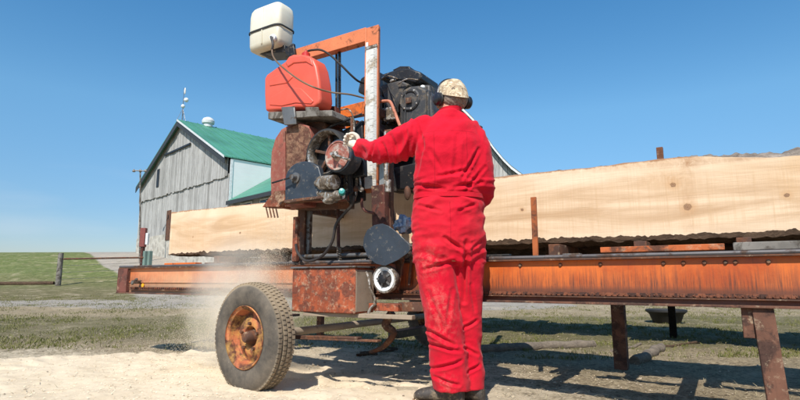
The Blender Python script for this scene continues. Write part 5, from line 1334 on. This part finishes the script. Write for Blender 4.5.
# cap
def capmat():
    m, nt, bs = newmat('tan camo cap'); co = coords(nt, world=True); n = noisen(nt, co, 26, 4, 0.6, 0.8); n2 = noisen(nt, co, 34, 3, 0.5, 1.5)
    c = mix(nt, ramp(nt, n, 0.46, 0.52), (0.60,0.47,0.31), (0.40,0.29,0.18)); c = mix(nt, ramp(nt, n2, 0.60, 0.64), c, (0.14,0.10,0.07)); c = mix(nt, ramp(nt, n2, 0.40, 0.36), c, (0.70,0.60,0.44))
    nt.links.new(c, bs.inputs['Base Color']); bs.inputs['Roughness'].default_value = 0.9; bump(nt, bs, noisen(nt, co, 25, 5), 0.4, 0.006); return m
cpm = capmat()
prof_ = [(0.001,.096),(.034,.094),(.060,.085),(.078,.066),(.087,.045),(.091,.018),(.092,-.004),(.088,-.006)]
R_ = []
for r, h in prof_:
    R_.append([hp(r*0.97*math.cos(2*math.pi*j/36), -0.005 + r*1.18*math.sin(2*math.pi*j/36), h+0.024 + (-0.062 if math.sin(2*math.pi*j/36) < 0 else 0)*(r/.088)**4*abs(math.sin(2*math.pi*j/36))) for j in range(36)])
cap = MB(); cap.rings(R_); c_ = cap.build('cap', cpm, body, smooth=60)
bm_ = MB(); bp1 = []
for j in range(13):
    a = math.pi*(0.12+0.76*j/12); bp1.append(hp(.080*math.cos(a), .085+.085*math.sin(a)*1.0-.02, .018-.01*math.sin(a)+0.008*math.cos(2*a)))
bm_.prism(bp1, fu*0.006); bm_.build('cap_brim', cpm, c_, bevel=0.002)
MB().lathe(hp(0,-.005,.130), fu, [(.010,0),(.008,.005),(.001,.007)], 12).build('cap_button', cpm, c_)
# ear muffs
mf = MB(); arc = []
for j in range(17):
    a = math.pi*(j/16); arc.append(hp(.101*math.cos(a), .012, -.005+.148*math.sin(a)))
em = MB().tube(arc, 0.0075, 8, flat=2.0).build('ear_muffs', plain('muff black', (0.015,0.015,0.018), 0.35), body)
for s in (-1,1):
    c = hp(s*.088, .006, -.010)
    MB().lathe(c, fs_*s, [(.001,-.008),(.034,-.006),(.040,.002),(.041,.014),(.038,.026),(.026,.036),(.001,.040)], 24).build('ear_cup', plain('cup black', (0.016,0.016,0.02), 0.3), em)
    MB().lathe(c, fs_*s, [(.026,-.012),(.040,-.010),(.043,-.003),(.040,.004)], 24).build('cushion', M['rubber'], em)
# boots
def boot(ank, toe_dir, L, k=1.0):
    d = V((toe_dir.x, toe_dir.y, 0)).normalized(); sd = V((-d.y, d.x, 0)); hx_ = V((ank.x, ank.y, 0)) - d*0.075
    secs = [(0,.030,.085),(.02,.038,.10),(.06,.042,.115),(.10,.043,.115),(.14,.045,.098),(.18,.050,.082),(.22,.052,.072),(.26,.047,.062),(.285,.036,.048),(.298,.018,.034)]
    R = []
    z0 = hgt(ank.x, ank.y)+0.018
    for x_, w_, h_ in secs:
        R.append([hx_ + d*x_*k + sd*(w_*k*math.copysign(abs(math.cos(a))**.8, math.cos(a))) + V((0,0,z0+max(0, h_*(0.5+0.5*math.sin(a)))) ) for a in [2*math.pi*j/18 for j in range(18)]])
    m_ = MB().rings(R); m_.tube([hx_+d*.06+V((0,0,z0+.05)), hx_+d*.065+V((0,0,z0+.20))], [.055,.055], 16)
    b_ = merge_mesh(m_, 0.006, 3).build('boot', worn('dark leather', (0.055,0.045,0.038), (0.20,0.15,0.10), 0.45, 20, 0.6, 0.85, dust=0.35, dustc=(0.25,0.2,0.14)), body, smooth=180)
    sl_ = MB(); out = []
    for j in range(30):
        a = 2*math.pi*j/30; xx = .15 - .158*math.cos(a); ww = .046*abs(math.sin(a))**.6*(1.0+.15*(xx/.3)); out.append(hx_ + d*xx*k + sd*math.copysign(ww*k, math.sin(a)) + V((0,0,z0-0.024)))
    sl_.prism(out, V((0,0,0.026))).build('sole', plain('brown welt', (0.22,0.12,0.06), 0.8), b_, bevel=0.004)
a1 = J(451,390,3.10); boot(V((a1.x,a1.y,0)), RT*-0.93+FH*0.37, .3)
a2 = J(472,390,3.17); boot(V((a2.x,a2.y,0)), RT*-0.80+FH*0.6, .3)


# ------------------------------------------------------------------ sawdust blowing from the cut
sm = MB()
def fleck(c, r):
    a = V((random.gauss(0,1), random.gauss(0,1), random.gauss(0,1))).normalized(); b = a.orthogonal().normalized()
    sm.add([c+a*r, c-a*r*0.5+b*r*0.8, c-a*r*0.5-b*r*0.8], [(0,1,2)])
for k in range(34000):
    t = random.random()**0.8
    src = V((-2.95, 2.95, 0.98)).lerp(V((-3.50, 2.75, 0.05)), t)
    sg = 0.05+0.26*t
    c = src + V((random.gauss(0,sg*1.2), random.gauss(0,sg*0.8), random.gauss(0,0.06)))
    if c.z < 0.02: continue
    fleck(c, random.uniform(0.0010,0.0026))
for k in range(1500):
    t = random.random(); src = at(278,208,2.9).lerp(V((-3.0,2.95,1.0)), t)
    fleck(src+V((random.gauss(0,.06),random.gauss(0,.05),random.gauss(0,.05))), random.uniform(0.001,0.0025))
me = bpy.data.meshes.new('sawdust_spray'); me.from_pydata([tuple(p) for p in sm.v], [], sm.f)
fm, fnt, fbs = newmat('flying sawdust'); fbs.inputs['Base Color'].default_value = (0.92,0.80,0.60,1); fbs.inputs['Roughness'].default_value = 1.0; fbs.inputs['Specular IOR Level'].default_value = 0.0
tr = N(fnt, 'ShaderNodeBsdfTranslucent'); tr.inputs['Color'].default_value = (0.95,0.83,0.63,1); mxs = N(fnt, 'ShaderNodeMixShader'); mxs.inputs[0].default_value = 0.5
fnt.links.new(fbs.outputs[0], mxs.inputs[1]); fnt.links.new(tr.outputs[0], mxs.inputs[2]); fnt.links.new(mxs.outputs[0], fnt.nodes['Material Output'].inputs['Surface'])
me.materials.append(fm); o = bpy.data.objects.new('sawdust_spray', me); COL.objects.link(o)
tag(o, 'fine sawdust spraying down from the saw in front of the track', 'sawdust spray', kind='stuff')
# airborne dust
pf = MB().ell((-3.2, 2.85, 0.48), (0.55,0.40,0.62), n=24, m=16)
m, nt, bs = newmat('airborne dust'); nt.nodes.remove(bs)
vol = N(nt, 'ShaderNodeVolumePrincipled'); vol.inputs['Color'].default_value = (0.99,0.93,0.82,1)
g_ = N(nt,'ShaderNodeTexCoord'); mp_ = N(nt,'ShaderNodeMapping'); nt.links.new(g_.outputs['Object'], mp_.inputs[0]); mp_.inputs['Scale'].default_value = (1/.55,1/.40,1/.62)
ln_ = N(nt,'ShaderNodeVectorMath', operation='LENGTH'); nt.links.new(mp_.outputs[0], ln_.inputs[0])
nn_ = noisen(nt, g_.outputs['Object'], 4, 5, 0.6)
dn_ = mathn(nt,'MULTIPLY', ramp(nt, ln_.outputs['Value'], 1.0, 0.1, 0, 6.5), ramp(nt, nn_, 0.38, 0.65, 0.15, 1.2))
nt.links.new(dn_, vol.inputs['Density']); nt.links.new(vol.outputs[0], nt.nodes['Material Output'].inputs['Volume'])
dust = pf.build('dust_cloud', m, origin=(-3.2,2.85,0.48)); tag(dust, 'faint pale cloud of airborne sawdust left of the near wheel', 'dust cloud', kind='stuff')

# ------------------------------------------------------------------ light, sky, camera
SUN_AZ_DIR = V((-0.29, 0.957, 0)).normalized()    # direction the shadows fall
EL = math.radians(48)
sun = bpy.data.lights.new('sun', 'SUN'); sun.energy = 5.0; sun.angle = math.radians(0.53); sun.color = (1.0,0.955,0.88)
so = bpy.data.objects.new('sun', sun); COL.objects.link(so)
d = (SUN_AZ_DIR*math.cos(EL) - V((0,0,math.sin(EL))))
so.rotation_euler = d.to_track_quat('-Z','Y').to_euler(); so.location = (0,0,30)
w = bpy.data.worlds.new('World'); SC.world = w; w.use_nodes = True; nt = w.node_tree
bg = nt.nodes['Background']; sk = nt.nodes.new('ShaderNodeTexSky'); sk.sky_type = 'NISHITA'; sk.sun_disc = False
sk.sun_elevation = EL; S = -SUN_AZ_DIR; sk.sun_rotation = math.atan2(S.x, S.y)
sk.altitude = 200; sk.air_density = 1.0; sk.dust_density = 0.3; sk.ozone_density = 3.0
hs = nt.nodes.new('ShaderNodeHueSaturation'); hs.inputs['Saturation'].default_value = 1.23
nt.links.new(sk.outputs[0], hs.inputs['Color'])
tcw = nt.nodes.new('ShaderNodeTexCoord'); spw = nt.nodes.new('ShaderNodeSeparateXYZ'); nt.links.new(tcw.outputs['Generated'], spw.inputs[0])
crw = nt.nodes.new('ShaderNodeValToRGB'); nt.links.new(spw.outputs[2], crw.inputs[0])
crw.color_ramp.elements[0].position = 0.0; crw.color_ramp.elements[0].color = (0.52,0.49,0.58,1)
crw.color_ramp.elements[1].position = 0.55; crw.color_ramp.elements[1].color = (0.82,1.12,1.08,1)
e_ = crw.color_ramp.elements.new(0.12); e_.color = (0.70,0.72,0.74,1)
e_ = crw.color_ramp.elements.new(0.3); e_.color = (1.18,1.17,1.01,1)
mpw = nt.nodes.new('ShaderNodeMapping'); nt.links.new(tcw.outputs['Generated'], mpw.inputs[0]); mpw.inputs['Scale'].default_value = (1.0,1.0,7.0)
nzw = nt.nodes.new('ShaderNodeTexNoise'); nt.links.new(mpw.outputs[0], nzw.inputs['Vector']); nzw.inputs['Scale'].default_value = 2.2; nzw.inputs['Detail'].default_value = 7
clw = ramp(nt, nzw.outputs['Fac'], 0.52, 0.78, 0, 0.35); clm = mathn(nt, 'MULTIPLY', clw, ramp(nt, spw.outputs[2], 0.26, 0.05))
muw = mix(nt, 1.0, hs.outputs[0], crw.outputs[0], 'MULTIPLY')
nt.links.new(mix(nt, clm, muw, (4.6,5.0,5.4)), bg.inputs['Color']); bg.inputs['Strength'].default_value = 0.14
cam = bpy.data.cameras.new('camera'); cam.sensor_width = 36; cam.lens = 36*FPX/800; cam.clip_end = 8000; cam.clip_start = 0.05
co_ = bpy.data.objects.new('camera', cam); COL.objects.link(co_); co_.location = CAMP
co_.rotation_euler = FW.to_track_quat('-Z','Y').to_euler(); SC.camera = co_
SC.view_settings.view_transform = 'Standard'; SC.view_settings.look = 'None'; SC.view_settings.exposure = 0.22; SC.view_settings.gamma = 1
SC.cycles.max_bounces = 6; SC.cycles.volume_bounces = 4; SC.cycles.volume_step_rate = 2
for o in bpy.data.objects:
    if '_o' in o: del o['_o']
